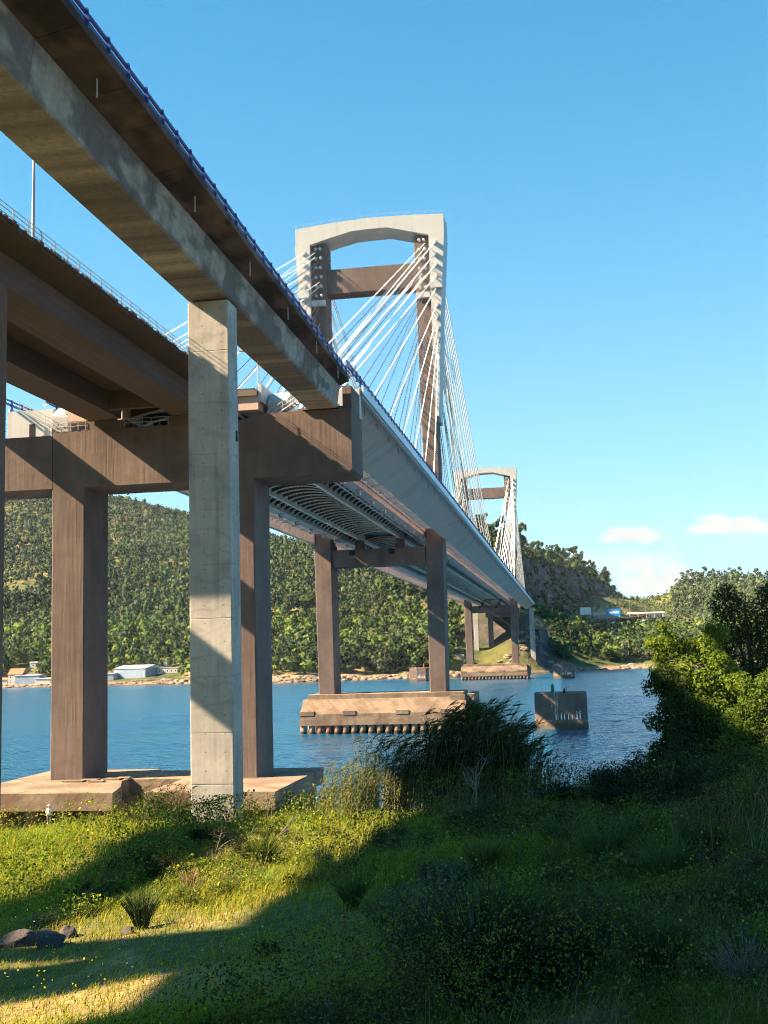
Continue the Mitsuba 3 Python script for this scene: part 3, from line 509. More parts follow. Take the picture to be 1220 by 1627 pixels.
# stairs, anchor blocks and lamps at the end of the old deck
for s, lab, lab2 in ((-1, 'white metal access stair beside the left cable anchor block', 'cream cable anchor block at the left end of the old deck'), (1, 'white metal access stair beside the right cable anchor block', 'cream cable anchor block at the right end of the old deck')):
    t = thing('access_stair', lab, 'stair'); xa, xb = XC+s*17.6, XC+s*12.2; n = 13
    for yy in (2.0, 3.1):
        MB().path([(xa, yy, 48.2), (xb, yy, 45.1)], .09, 4).put(sub(t, 'stringer'), 'white_steel_bsdf')
        m = MB(); m.tube((xa, yy, 49.2), (xb, yy, 46.1), .035, 4); m.tube((xa, yy, 48.7), (xb, yy, 45.6), .03, 4)
        for q in np.linspace(0, 1, 7): x = xa+(xb-xa)*q; z = 48.2-3.1*q; m.tube((x, yy, z), (x, yy, z+1), .03, 4)
        m.put(sub(t, 'railing'), 'white_steel_bsdf')
    for k in range(n): q = (k+.5)/n; x = xa+(xb-xa)*q; z = 48.2-3.1*q; quick(t, 'step', 'grey_metal_bsdf', (x-.14, x+.14, 2.05, 3.05, z, z+.05))
    t = thing('anchor_block', lab2, 'anchor block')
    x0, x1 = sorted((XC+s*11.9, XC+s*14.2)); MB().prism([(3.4, 45.6), (7.0, 45.6), (7.0, 48.9), (5.2, 48.9), (3.4, 47.6)], x0, x1, 'x').put(sub(t, 'block'), 'white_steel_bsdf'); quick(t, 'end_plate', 'grey_metal_bsdf', (x0+.3, x1-.3, 3.3, 3.4, 46.1, 47.3))
    m = MB(); 
    t = thing('anchor_wall', 'white steel end wall of the %s widened deck beside the crosshead' % ('left' if s < 0 else 'right'), 'wall')
    x0, x1 = sorted((XC+s*15.9, XC+s*21.8)); MB().prism([(7.2, 45.6), (8.25, 45.6), (8.25, 49.3), (7.2, 49.3)], x0, x1, 'x').put(sub(t, 'panel'), 'white_steel_bsdf'); quick(t, 'opening', 'dark_void_bsdf', (XC+s*18.6-.35, XC+s*18.6+.35, 7.15, 7.3, 45.9, 47.6))
def lamp_post(x, y, z, h, label, group=None, arm=1.6, adir=(-1, 0)):
    t = thing('street_lamp', label, 'street lamp', group)
    MB().path([(x, y, z), (x, y, z+h*.5), (x, y, z+h)], [.11+h*.003, .09+h*.001, .06], 8).put(sub(t, 'pole'), 'grey_metal_bsdf', 40)
    a = np.array([adir[0], adir[1], 0.])
    MB().path([(x, y, z+h), tuple(np.array([x, y, z+h])+a*arm*.5+[0, 0, .35]), tuple(np.array([x, y, z+h])+a*arm+[0, 0, .4])], .05, 6).put(sub(t, 'arm'), 'grey_metal_bsdf')
    q = np.array([x, y, z+h+.4])+a*(arm+.3); quick(t, 'lantern', 'grey_metal_bsdf', (q[0]-.4, q[0]+.4, q[1]-.2, q[1]+.2, q[2]-.1, q[2]+.08))
lamp_post(-36.6, -43.8, 49.0, 11, 'grey lamp post on the edge of the old brown viaduct at far left')
lamp_post(-33.2, 4.0, 45.0, 8.5, 'slim white lamp post at the right end of the old deck')
# ------------------------------------------------------------------ concrete dolphins in the water
def dolphin(xs, y0, label):
    t = thing('concrete_dolphin', label, 'dolphin')
    x0, x1 = xs
    P = [(x0, y0+2.6), (x0+4.6, y0), (x1-1.2, y0-.3), (x1, y0+1.2), (x1, y0+12.4), (x0+1.2, y0+12.4), (x0, y0+11)]
    MB().prism(P, -2, 2.0, 'z').put(sub(t, 'base'), 'footing_bsdf')
    xc, yc = (x0+x1)/2, y0+6; Q = [(xc+(x-xc)*.985, yc+(y-yc)*.985) for x, y in P]
    MB().prism(Q, 2.0, 8.0, 'z').put(sub(t, 'body'), 'old_concrete_bsdf')
    r = np.random.default_rng(int(abs(x0*10)))
    for k in range(7):                                   # lime runs standing proud of the face as thin crusts
        u = .08+.84*k/6+r.uniform(-.03, .03); x = Q[1][0]+(Q[2][0]-Q[1][0])*u; y = Q[1][1]+(Q[2][1]-Q[1][1])*u; h = r.uniform(.9, 2.2)
        MB().prism([(x-.16, 2.1), (x+.16, 2.1), (x+.05, 2.1+h), (x-.03, 2.1+h)], y-.03, y+.02).put(sub(t, 'lime_run'), 'white_paint_bsdf')
    m = MB()
    for k in range(12): m.box(xc-1.25, xc-.75, y0-.12, y0-.05, 2.2+k*.45, 2.27+k*.45)
    for e in (-1.28, -.72): m.tube((xc+e, y0-.1, 2), (xc+e, y0-.1, 8.6), .05, 4)
    m.put(sub(t, 'ladder'), 'white_steel_bsdf')
    return t
dolphin((-8.1, 4.2), 146.0, 'dark square concrete dolphin right of the near tower, with green beacon on top')
dolphin((-8.6, 3.9), 541.0, 'small concrete dolphin far off against the shore at the right of the far tower')
dolphin((-94.0, -82.5), 545.0, 'far concrete dolphin seen between the legs of the near tower, left of the right leg')
def beacon(x, y, z, mt, label, h=2.3):
    t = thing('navigation_beacon', label, 'beacon')
    MB().path([(x, y, z), (x, y, z+h*.75)], [.48, .36], 12).put(sub(t, 'tower'), mt, 40); MB().path([(x, y, z+h*.75), (x, y, z+h*.80)], [.55, .55], 12).put(sub(t, 'gallery'), mt, 40)
    MB().path([(x, y, z+h*.8), (x, y, z+h*.95), (x, y, z+h)], [.2, .2, .05], 8).put(sub(t, 'lantern'), mt, 40)
beacon(-3.7, 149.5, 8.0, 'green_paint_bsdf', 'green navigation beacon on the dolphin right of the near tower')
beacon(-85.5, 550, 8.0, 'red_paint_bsdf', 'red navigation beacon on the far dolphin between the tower legs', 2.6)
t = thing('equipment_post', 'dark lantern and thin post beside the green beacon on the near dolphin', 'post')
MB().path([(-1.0, 149, 8), (-1.0, 149, 8.55), (-1.0, 149, 8.6), (-1.0, 149, 9.1)], [.28, .28, .16, .2], 8).put(sub(t, 'lantern'), 'dark_void_bsdf'); MB().tube((-.5, 149.2, 8), (-.5, 149.2, 9.4), .09, 5).put(sub(t, 'post'), 'red_paint_bsdf')
t = thing('antenna', 'thin upright rod at the left of the green beacon on the near dolphin', 'antenna'); MB().tube((-6.2, 150, 8), (-6.2, 150, 10.2), .04, 5).put(sub(t, 'rod'), 'grey_metal_bsdf')

# ------------------------------------------------------------------ buildings and roads across the water
def house(name, label, cat, px, d, w, dp, h, wall, roof, rh=0, win=(0, 0), rot=0, dz=0, flat=False):
    c = at(*px, d); x, y = c[0], c[1]; z = float(far(x, y))+dz
    t = thing(name, label, cat); tf = T().translate([x, y, z]) @ T().rotate([0, 0, 1], rot)
    def put(m, nm, mt, par=t): k = sub(par, nm); m.put(k, mt); scene[k]['to_world'] = tf; return k
    put(MB().box(-w/2, w/2, 0, dp, -4, h), 'wall', wall)
    if flat: put(MB().box(-w/2-.3, w/2+.3, -.3, dp+.3, h, h+.35), 'roof', roof)
    elif rh < 0: put(MB().prism([(-w/2-.4, h), (w/2+.4, h), (0, h-rh)], -.5, dp+.5), 'roof', roof)
    else: put(MB().prism([(-.6, h), (dp+.6, h), (dp/2, h+rh)], -w/2-.4, w/2+.4, 'x'), 'roof', roof)
    nx, nz = win
    for i in range(nx):
        for j in range(nz):
            xx = -w/2+w*(i+.5)/nx; zz = h*(j+.5)/nz-.2; k = put(MB().box(xx-.7, xx+.7, -.09, .05, zz-.75, zz+.75), 'window', 'white_paint_bsdf'); put(MB().box(xx-.55, xx+.55, -.12, -.088, zz-.6, zz+.6), 'pane', 'pane_bsdf', k)
    return t
house('house', 'white house with red tiled hipped roof on the far left shore', 'house', (24, 1082), 815, 11, 9, 7.2, 'house_wall_bsdf', 'roof_tile_bsdf', 4.2, (3, 2))
house('glasshouse', 'long low blue-grey netted building right of the white house on the far shore', 'building', (43, 1083), 812, 19, 8, 6.3, 'blue_sheet_bsdf', 'roof_grey_bsdf', .8, (0, 0))
house('shed', 'low pale shed beside the blue-grey building, against the brown leg', 'shed', (68, 1084), 808, 12, 8, 3.6, 'white_steel_bsdf', 'roof_grey_bsdf', .7, (0, 0))
house('shed', 'dark low shed with rusty roof at the left edge of the far shore', 'shed', (2, 1084), 820, 9, 6, 3, 'roof_grey_bsdf', 'roof_tile_bsdf', 1.6, (2, 1))
house('warehouse', 'large blue-grey warehouse with pale roof on the far shore', 'warehouse', (206, 1078), 795, 27, 22, 7.0, 'blue_sheet_bsdf', 'roof_grey_bsdf', 2.4, (0, 0), -14)
house('annex', 'small blue-grey lean-to at the left of the warehouse', 'building', (173, 1079), 792, 7, 8, 4.6, 'blue_sheet_bsdf', 'roof_grey_bsdf', .6, (1, 1))
house('office', 'low white flat-roofed building at the right of the warehouse', 'building', (266, 1077), 800, 15, 8, 3.8, 'house_wall_bsdf', 'house_wall_bsdf', 0, (5, 1), 0, 0, True)
house('hut', 'tiny white upper hut standing behind the low white building', 'hut', (259, 1074), 815, 6, 4, 5.6, 'house_wall_bsdf', 'house_wall_bsdf', 0, (2, 1), 0, 0, True)
house('hut', 'small white hut among the bushes above the white house', 'hut', (53, 1062), 860, 6, 4, 4.5, 'house_wall_bsdf', 'roof_grey_bsdf', .6, (1, 1))
house('house', 'low house with red-brown roof half hidden above the retaining wall between the tower legs', 'house', (628, 1003), 865, 10, 7, 2.6, 'house_wall_bsdf', 'roof_tile_bsdf', 1.5, (3, 1), 0, 1)
def strip_wall(key_name, label, cat, a, b, h, mt, n=6, thick=.5, lift=0.0):
    t = thing(key_name, label, cat); P, Q = at(*a), at(*b)
    for k in range(n):
        p, q = P+(Q-P)*k/n, P+(Q-P)*(k+1)/n; z = max(float(far(p[0], p[1])), float(far(q[0], q[1])))+lift; e = (q-p)[:2]; e = e/np.hypot(*e); nn = np.array([-e[1], e[0]])*thick/2
        poly = [tuple(p[:2]+nn), tuple(p[:2]-nn), tuple(q[:2]-e*.05-nn), tuple(q[:2]-e*.05+nn)]; MB().prism(poly[::-1], z-3, z+h, 'z').put(sub(t, 'bay'), mt)
strip_wall('retaining_wall', 'long pale blue-grey retaining wall of the hillside road between the tower legs', 'wall', (606, 1011, 840), (662, 1011, 840), 3.4, 'blue_sheet_bsdf', 7)
strip_wall('sea_wall', 'rough grey sea wall in front of the warehouse', 'wall', (168, 1088, 772), (262, 1087, 768), 2.6, 'shore_rock_bsdf', 12, 2.0, -1.5)
strip_wall('quay', 'pale concrete quay behind the far tower footing', 'quay', (640, 1060, 775), (738, 1057, 770), 1.2, 'new_concrete_bsdf', 8, 3.0)
# highway on the far bank
def road(points, w, mt, key, lab, lift=.35):
    P = np.array([at(*q) for q in points]); s = np.linspace(0, len(P)-1, 60); xy = np.column_stack([np.interp(s, np.arange(len(P)), P[:, k]) for k in (0, 1)])
    tt = np.gradient(xy, axis=0); tt /= np.linalg.norm(tt, axis=1, keepdims=True); nn = np.column_stack([-tt[:, 1], tt[:, 0]])*w/2
    z = np.max([far(xy[:, 0]+nn[:, 0]*k, xy[:, 1]+nn[:, 1]*k) for k in (-1, 0, 1)], axis=0); z = np.convolve(np.pad(z, 3, 'edge'), np.ones(7)/7, 'valid')+lift
    m = MB(); L, R = np.column_stack([xy+nn, z]), np.column_stack([xy-nn, z]); dn = np.array([0, 0, -1.5])
    m.loft([np.array([l, r_, r_+dn, l+dn]) for l, r_ in zip(L, R)]); m.put(key, mt); tag(key, lab, kind='structure'); return xy, z, nn
rx, rz, rn = road([(885, 984, 1060), (900, 988, 1100), (920, 990, 1115), (950, 991, 1135), (1000, 988, 1155), (1050, 985, 1200)], 15, 'asphalt_bsdf', 'road', 'highway running off the far end of the bridge')
def guard(off, lab):
    t = thing('barrier', lab, 'barrier'); m = MB(); P = np.column_stack([rx+rn*off, rz])
    for k in range(0, 59): m.tube(P[k]+[0, 0, .8], P[k+1]+[0, 0, .8], .16, 4)
    m.put(sub(t, 'rail'), 'grey_metal_bsdf')
    for k in range(0, 60, 2): MB().tube(P[k], P[k]+[0, 0, .8], .08, 4).put(sub(t, 'post'), 'grey_metal_bsdf')
guard(-.93, 'low steel crash barrier along the water side of the far highway')
for k, (px, h) in enumerate(((857, 14), (872, 15), (884, 15), (898, 15), (913, 15))):
    c = at(px, 965, (960, 1050, 1110, 1175, 1235)[k]); lamp_post(c[0], c[1], float(far(c[0], c[1])), h, '%s pale street lamp from the left in front of the dark rock cutting' % ('first', 'second', 'third', 'fourth', 'fifth')[k], 'street lamps in front of the rock cutting', 2.2, (-1, 0))
for k, px in enumerate((884, 897, 910, 944, 967, 985, 1001, 1027, 1040, 1058, 1071)):
    c = at(px, 985, 1120+k*9); lamp_post(c[0], c[1], float(far(c[0], c[1])), 13 if k < 3 else 16, '%s slim street lamp from the left beside the toll plaza' % 'first second third fourth fifth sixth seventh eighth ninth tenth eleventh'.split()[k], 'street lamps at the toll plaza', 1.8, (1, 0))
def sign(px, w, h, zc, mt, label, text_mt=None, d=1128):
    c = at(px, 985, d); x, y = c[0], c[1]; z = float(far(x, y)); t = thing('road_sign', label, 'road sign')
    for s in (-1, 1): MB().tube((x+s*w*.42, y, z-1), (x+s*w*.42, y, z+zc+h/2), .22, 6).put(sub(t, 'post'), 'grey_metal_bsdf')
    p = quick(t, 'panel', mt, (x-w/2, x+w/2, y-.35, y-.2, z+zc-h/2, z+zc+h/2))
    if text_mt:
        for a, b in ((-.3, .12), (.12, .4)): MB().box(x+w*a, x+w*b, y-.42, y-.352, z+zc-h*.1, z+zc+h*.16).put(sub(p, 'marking'), text_mt)
sign(931, 11, 7.5, 11, 'white_paint_bsdf', 'large white highway sign board on two legs, left of the blue sign')
sign(975, 14, 7.5, 12.5, 'sign_blue_bsdf', 'bright blue highway sign with white markings beside the toll plaza', 'white_paint_bsdf')
sign(953, 13, 2.6, 10, 'white_steel_bsdf', 'narrow grey gantry sign between the white and the blue sign')
c = at(1022, 986, 1165); x, y = c[0], c[1]; z = float(far(x, y))
t = thing('toll_building', 'red and white toll building with flat pale canopy at the far highway', 'toll building')
quick(t, 'wall', 'red_paint_bsdf', (x-13, x+3, y, y+8, z-2, z+6.2)); quick(t, 'canopy', 'white_paint_bsdf', (x-16, x+22, y-3, y+9, z+7.2, z+8.6)); quick(t, 'side_wall', 'roof_grey_bsdf', (x+3.01, x+20, y, y+8, z-2, z+6.5))
for k in range(5): quick(t, 'canopy_post', 'white_paint_bsdf', (x-14+k*8.5, x-13.5+k*8.5, y-2.6, y-2.1, z-1, z+7.19))
for k in range(3): quick(t, 'window', 'pane_bsdf', (x-11+k*4.2, x-8+k*4.2, y-.06, y+.1, z+2, z+4.6))
def vehicle(px, d, w, h, mt, name, label, cat):
    c = at(px, 987, d); x, y = c[0], c[1]; z = float(far(x, y))+.4; t = thing(name, label, cat)
    MB().prism([(-w/2, .5), (w/2, .5), (w/2, h*.55), (w/2-.5, h), (-w/2+.2, h), (-w/2, h*.9)], y-1.1, y+1.1).put(sub(t, 'body'), mt); scene[t+'__body']['to_world'] = T().translate([x, 0, z])
    quick(t, 'windscreen', 'pane_bsdf', (x+w*.05, x+w*.42, y-1.16, y-1.102, z+h*.58, z+h*.86))
    for e in (-.32, .32): MB().tube((x+w*e, y-1.15, z+.5), (x+w*e, y+1.15, z+.5), .5, 10).put(sub(t, 'wheel'), 'dark_void_bsdf')
vehicle(972, 1130, 6.2, 3.0, 'white_paint_bsdf', 'van', 'white van parked under the blue highway sign', 'van')
vehicle(1028, 1152, 15, 3.8, 'white_paint_bsdf', 'coach', 'long white coach in front of the toll building', 'coach')
vehicle(958, 1126, 4.6, 1.7, 'white_steel_bsdf', 'car', 'small pale car left of the white van', 'car')
vehicle(993, 1140, 4.4, 1.9, 'red_paint_bsdf', 'car', 'small red car between the blue sign and the toll building', 'car')
vehicle(1046, 1160, 5, 3.2, 'yellow_paint_bsdf', 'truck', 'small yellow truck at the right end of the toll building', 'truck')

# ------------------------------------------------------------------ foliage builders
def tri_leaves(P, N, size, rg, col, cj=.22, aspect=1.0):
    """one bent leaf (two triangles) per point, lying roughly across N"""
    n = len(P); N = N/(np.linalg.norm(N, axis=1, keepdims=True)+1e-9)
    a = np.cross(N, rg.normal(size=(n, 3))); a /= np.linalg.norm(a, axis=1, keepdims=True)+1e-9; b = np.cross(N, a)
    s = (size*rg.uniform(.6, 1.35, n))[:, None]; w = s*.5*aspect
    v = np.stack([P-a*s*.5, P+b*w+N*w*.25, P+a*s*.5, P-b*w+N*w*.25], 1).reshape(-1, 3); i = np.arange(n)*4
    f = np.concatenate([np.column_stack([i, i+1, i+2]), np.column_stack([i, i+2, i+3])])
    c = np.asarray(col)*(1+cj*rg.normal(size=(n, 1)).clip(-1.8, 1.8)); c = c*(1+np.array([.10, 0, -.08])*rg.normal(size=(n, 1)))
    return v, f, np.repeat(c.clip(.004, .6), 4, axis=0)
def crown_points(blobs, n, rg, inner=.62):
    vol = np.array([b[3]*b[4]*b[5] for b in blobs])**.75; k = rg.choice(len(blobs), n, p=vol/vol.sum()); B = np.array(blobs)[k]
    d = rg.normal(size=(n, 3)); d /= np.linalg.norm(d, axis=1, keepdims=True); r = rg.uniform(inner, 1.06, (n, 1))
    P = B[:, :3]+d*r*B[:, 3:6]; keep = np.ones(n, bool)
    for j, b in enumerate(blobs):
        inside = (((P-np.array(b[:3]))/np.array(b[3:6]))**2).sum(1) < .45; keep &= ~(inside & (k != j))
    N = d*1.0+rg.normal(size=(n, 3))*.55; return P[keep], N[keep]
# far forest: every tree a ragged clump of small faces on a dark core; one wood that reads as one mass
rough_ball = trimesh.creation.icosphere(1); rockv, rockf = np.array(rough_ball.vertices), np.array(rough_ball.faces); ico = trimesh.creation.icosahedron(); icov = np.array(ico.vertices); icof = np.array(ico.faces)
COL = {'pine': (.044, .070, .032), 'euc': (.066, .092, .046), 'bright': (.085, .128, .028), 'oak': (.042, .068, .024)}
def in_view(x, y, marg=1.5):
    a = np.degrees(np.arctan2(x-EYE[0], y-EYE[1]))+math.degrees(YAW); return np.abs(a) < 19.2+marg
def far_tree(mb, x, y, z, h, kind, rg, n, slim=.30, tone=1.0):
    c0 = np.array(COL[kind])*tone*rg.uniform(.7, 1.3)*(1+np.array([.35, .12, .2])*(rg.random() < .12)); w = h*slim*rg.uniform(.85, 1.2); lo = .12 if kind in ('bright', 'oak') else .25
    zc, rz_ = z+h*(lo+1)/2, h*(1-lo)/2
    v = icov*(.55+.25*rg.random((len(icov), 1)))*np.array([w, w, rz_]); v[:, :2] *= 1.12-.6*(v[:, 2:]/rz_+1)/2 if kind == 'pine' else 1.0
    mb.add(v+[x, y, zc], icof, c0)
    d = rg.normal(size=(n, 3)); d /= np.linalg.norm(d, axis=1, keepdims=True)
    P = d*np.array([w, w, rz_])*rg.uniform(.5, 1.18, (n, 1))
    if kind == 'pine': P[:, :2] *= 1.15-.62*(d[:, 2:]+1)/2
    mb.add(*tri_leaves(P+[x, y, zc], d+rg.normal(size=(n, 3))*.7, h*(.16 if n < 30 else .14), rg, c0, .25, 1.0))
rg = np.random.default_rng(21)
forest = MB(); spots = []
def scatter(step, x0, x1, y0, y1):
    gx, gy = np.meshgrid(np.arange(x0, x1, step), np.arange(y0, y1, step)); x = (gx+rg.uniform(-.5, .5, gx.shape)*step).ravel(); y = (gy+rg.uniform(-.5, .5, gy.shape)*step).ravel()
    ok = in_view(x, y); x, y = x[ok], y[ok]; return x, y, far(x, y)
def near_road(x, y, w):
    d = np.full(len(x), 1e9)
    for a in rx[::2]: d = np.minimum(d, np.hypot(x-a[0], y-a[1]))
    return d < w
fx, fy, fz = scatter(7.2, -1150, 740, 590, 1900)
# keep the trees that some line of sight from the near bank can reach: their tops over the ground that lies nearer
dist = np.hypot(fx-EYE[0], fy-EYE[1]); bin_ = np.round(np.degrees(np.arctan2(fx-EYE[0], fy-EYE[1]))/.25).astype(int); az_ = np.unique(bin_); ds = np.arange(560, 2000, 14.0); see = np.zeros(len(fx), bool)
for b_ in az_:
    q = np.radians(b_*.25); run = np.maximum.accumulate((far(EYE[0]+np.sin(q)*ds, EYE[1]+np.cos(q)*ds)-EYE[2]-2)/ds); j = np.nonzero(bin_ == b_)[0]
    see[j] = (fz[j]+15-EYE[2])/dist[j] > np.interp(dist[j]-14, ds, run)
see &= (dist < 1250) | (rg.random(len(fx)) < .62); fx, fy, fz = fx[see], fy[see], fz[see]
sl = far.slope(fx, fy); den = meshkit.fbm(np.column_stack([fx/90, fy/90, 0*fx]), 3, 4)
flat_pts = [at(24,1082,815), at(43,1083,812), at(68,1084,808), at(2,1084,820), at(206,1078,795), at(212,1078,805), at(266,1077,800), at(53,1062,860)]
bad = near_road(fx, fy, 24)
for p in flat_pts: bad |= (np.hypot(fx-p[0], fy-p[1]) < 17) | ((np.abs(fx-p[0]) < 13) & (fy < p[1]) & (fy > p[1]-40))
cliff = sl > np.where((fx > -110) & (fy > 735), .75, 1.4)
rock = [(at(28,985,1150), 34), (at(475,985,900), 9)]
for p, w in rock: bad |= (np.hypot(fx-p[0], fy-p[1]) < w) & (rg.random(len(fx)) < .9)
bad |= (np.abs(fx+45) < 34) & (fy < 760) & (fy > 640)
ok = ~bad & ~(cliff & (rg.random(len(fx)) < .40)) & (fz > 4.5) & (den > .22)
fx, fy, fz, den, sl_ = fx[ok], fy[ok], fz[ok], den[ok], sl[ok]; hv = meshkit.fbm(np.column_stack([fx/55, fy/75, 0*fx]), 3, 33); tone_ = .62+.8*meshkit.fbm(np.column_stack([fx/80, fy/110, 0*fx]), 3, 35); rdist = np.min([np.hypot(fx-q_[0], fy-q_[1]) for q_ in rx[::3]], axis=0); dist = np.hypot(fx-EYE[0], fy-EYE[1])
order = np.argsort(dist); alone = set(order[:0].tolist())
for i in range(len(fx)):
    x, y, z, d = fx[i], fy[i], fz[i], dist[i]; q = rg.random(); right = x > -20 and d < 1400
    if z < 45 and d < 1250: kind = 'oak' if q < .5 else 'bright' if q < .72 else 'euc'; h = rg.uniform(8, 16)
    else: kind = 'pine' if q < .42 else 'euc' if q < .85 else 'oak'; h = rg.uniform(8, 15)*(1.45 if rg.random() < .12 else 1)
    if x < -190 and z < 38 and rg.random() < .4: kind = 'bright'; h *= .8
    if sl_[i] > .55 and x > -110 and y > 740: h = rg.uniform(4, 8.5); kind = 'oak' if q < .8 else 'euc'; right = False
    if right and 30 < z < 85 and 1130 < d < 1345: h *= .30; kind = 'bright' if q < .5 else 'oak'
    if x > 20 and 1345 < d < 1790 and (x-EYE[0])/(y-EYE[1]) < .093: h *= .30; kind = 'bright' if q < .4 else 'oak'
    if right and 900 < d < 1150 and rdist[i] < 85: h *= .22+.5*max(0, rdist[i]-40)/45; kind = 'bright' if q < .6 else 'oak'
    if right and z > 60: h *= 1.0; kind = 'pine' if q < .4 else 'euc'
    far_tree(forest, x, y, z-.6, h*(.8+.45*hv[i]), kind, rg, 17 if d > 1250 else 26 if d > 950 else 52, .25 if kind in ('pine', 'euc') else .44, tone_[i])
for k in range(620):                                   # bushes and young trees clinging to the rock cutting
    u = rg.random()*5.7; i = int(u); p = cut[i]+(cut[min(i+1, 6)]-cut[i])*(u-i); e = cut[min(i+1, 6)]-cut[i]; e /= np.hypot(*e)+1e-9; off = rg.uniform(-16, 26); x, y = p[0]-e[1]*off, p[1]+e[0]*off
    if meshkit.noise(np.array([x/22, y/22, 5.0]), 4) > .30: far_tree(forest, x, y, float(far(x, y))-.8, rg.uniform(4.5, 11)*(1.3 if off > 8 else 1), 'oak' if rg.random() < .8 else 'euc', rg, 24, .42)
forest.put('far_forest', 'foliage_bsdf'); tag('far_forest', 'dense pine and eucalyptus wood covering the far hillsides', 'forest', kind='stuff')
# trees that stand out on the far bank: shore trees and skyline trees, each a tree of its own
def lone_tree(px, d, h, kind, label, group, cat='tree', spread=.34, n=260, tr=.35):
    x, y = at(*px, d)[:2] if px else d
    z = float(far(x, y)); t = thing('tree', label, cat, group); r = np.random.default_rng(int(abs(x*13+y*7)))
    m = MB(); lean = r.normal(size=2)*h*.04
    m.path([(x, y, z-1), (x+lean[0]*.5, y+lean[1]*.5, z+h*.4), (x+lean[0], y+lean[1], z+h*.85)], [h*.022, h*.016, h*.006], 5)
    nb = 9; bl = []
    for k in range(nb):
        u = tr+(1-tr)*(k+.6)/nb; a = r.uniform(0, 6.28); rr = h*spread*(1.05-.75*abs(u-.55)*1.2)*r.uniform(.35, .85); s = h*spread*r.uniform(.32, .55)*(1.15-.5*u)
        p = np.array([x+lean[0]*u+math.cos(a)*rr, y+lean[1]*u+math.sin(a)*rr, z+h*min(u, .93)]); bl.append((*p, s, s, s*.72)); m.tube((x+lean[0]*u, y+lean[1]*u, z+h*(u-.12)), p, h*.007, 4)
    m.put(sub(t, 'trunk'), 'bark_bsdf', fix=False)
    P, N = crown_points(bl, n, r, .35); cm = MB(); cm.add(*tri_leaves(P, N, h*.085, r, np.array(COL[kind])*r.uniform(.85, 1.2), .22, 1.2)); cm.put(sub(t, 'crown'), 'foliage_bsdf')
r5 = np.random.default_rng(5)
ORD = 'first second third fourth fifth sixth seventh eighth ninth tenth eleventh twelfth thirteenth fourteenth fifteenth sixteenth seventeenth eighteenth nineteenth twentieth'.split()+['twenty-'+q for q in 'first second third fourth fifth sixth seventh eighth ninth'.split()]+['thirtieth']
def tree_at(x, y, h, kind, label, group, spread, n, tr): lone_tree(None, (x, y), h, kind, label, group, 'tree', spread, n, tr)
for k in range(28):
    u = (k+.5)/28*5.55+.2; i = int(u); p = cut[i]+(cut[min(i+1, 6)]-cut[i])*(u-i); e = cut[min(i+1, 6)]-cut[i]; e /= np.hypot(*e); off = r5.uniform(12, 34)
    tree_at(p[0]-e[1]*off, p[1]+e[0]*off, r5.uniform(19, 33)*(1 if k < 25 else .55), 'euc' if r5.random() < .65 else 'pine', '%s tall tree from the left on top of the dark rock cutting' % ORD[k], 'skyline trees above the rock cutting', .27, 330, .38)
for k in range(14): px = 776+k*4.2; lone_tree((px, 880), 1150, r5.uniform(12, 18), 'euc', '%s skyline tree from the left on the hill behind the far tower' % ORD[k], 'skyline trees behind the far tower', 'tree', .3, 160)
for k in range(24): px = 1076+k*6.2; lone_tree((px, 932), 1690+r5.uniform(-30, 30), r5.uniform(18, 30), 'pine' if r5.random() < .6 else 'euc', '%s skyline tree from the left on the far right-hand hill' % ORD[k], 'skyline pines on the far right-hand hill', 'tree', .3, 160)
for k in range(26): px = 432+k*10.5; lone_tree((px, 1066), 745+r5.uniform(0, 25), r5.uniform(13, 24), 'oak' if r5.random() < .6 else 'euc', '%s shore tree from the left at the foot of the wood below the bridge' % ORD[k], 'trees along the far shore below the bridge', 'tree', .42, 420, .2)
for k in range(20): px = 5+k*15; lone_tree((px, 1064), 850+r5.uniform(0, 30), r5.uniform(9, 17), 'bright' if r5.random() < .35 else 'oak', '%s rounded tree from the left behind the far left buildings' % ORD[k], 'trees behind the far left buildings', 'tree', .45, 320, .12)
for k in range(22): px = 864+k*9; lone_tree((px, 1044+r5.uniform(-10, 8)), 845+r5.uniform(0, 50), r5.uniform(8, 16), 'bright' if r5.random() < .25 else 'oak', '%s rounded tree from the left on the slope below the far highway' % ORD[k], 'trees on the slope below the far highway', 'tree', .46, 360, .1)
# rocks along the far waterline
rk = MB(); rr = np.random.default_rng(9); S = np.array(shore, float)
for k in range(900):
    i = rr.integers(1, len(S)-2); p = S[i]+(S[i+1]-S[i])*rr.random(); x, y = p[0]+rr.normal()*2, p[1]+rr.uniform(-3, 9)
    if not in_view(np.array(x), np.array(y), 2): continue
    s = rr.uniform(.5, 2.6)*(1.4 if rr.random() < .1 else 1); v = rockv*(.75+.4*rr.random((len(rockv), 1)))*np.array([s*1.3, s, s*.62]); rk.add(v+[x, y, max(float(far(x, y)), -.1)], rockf)
rk.put('shore_rocks', 'shore_rock_bsdf', False, fix=False); tag('shore_rocks', 'ochre rocks strewn along the far waterline', 'rocks', kind='stuff')

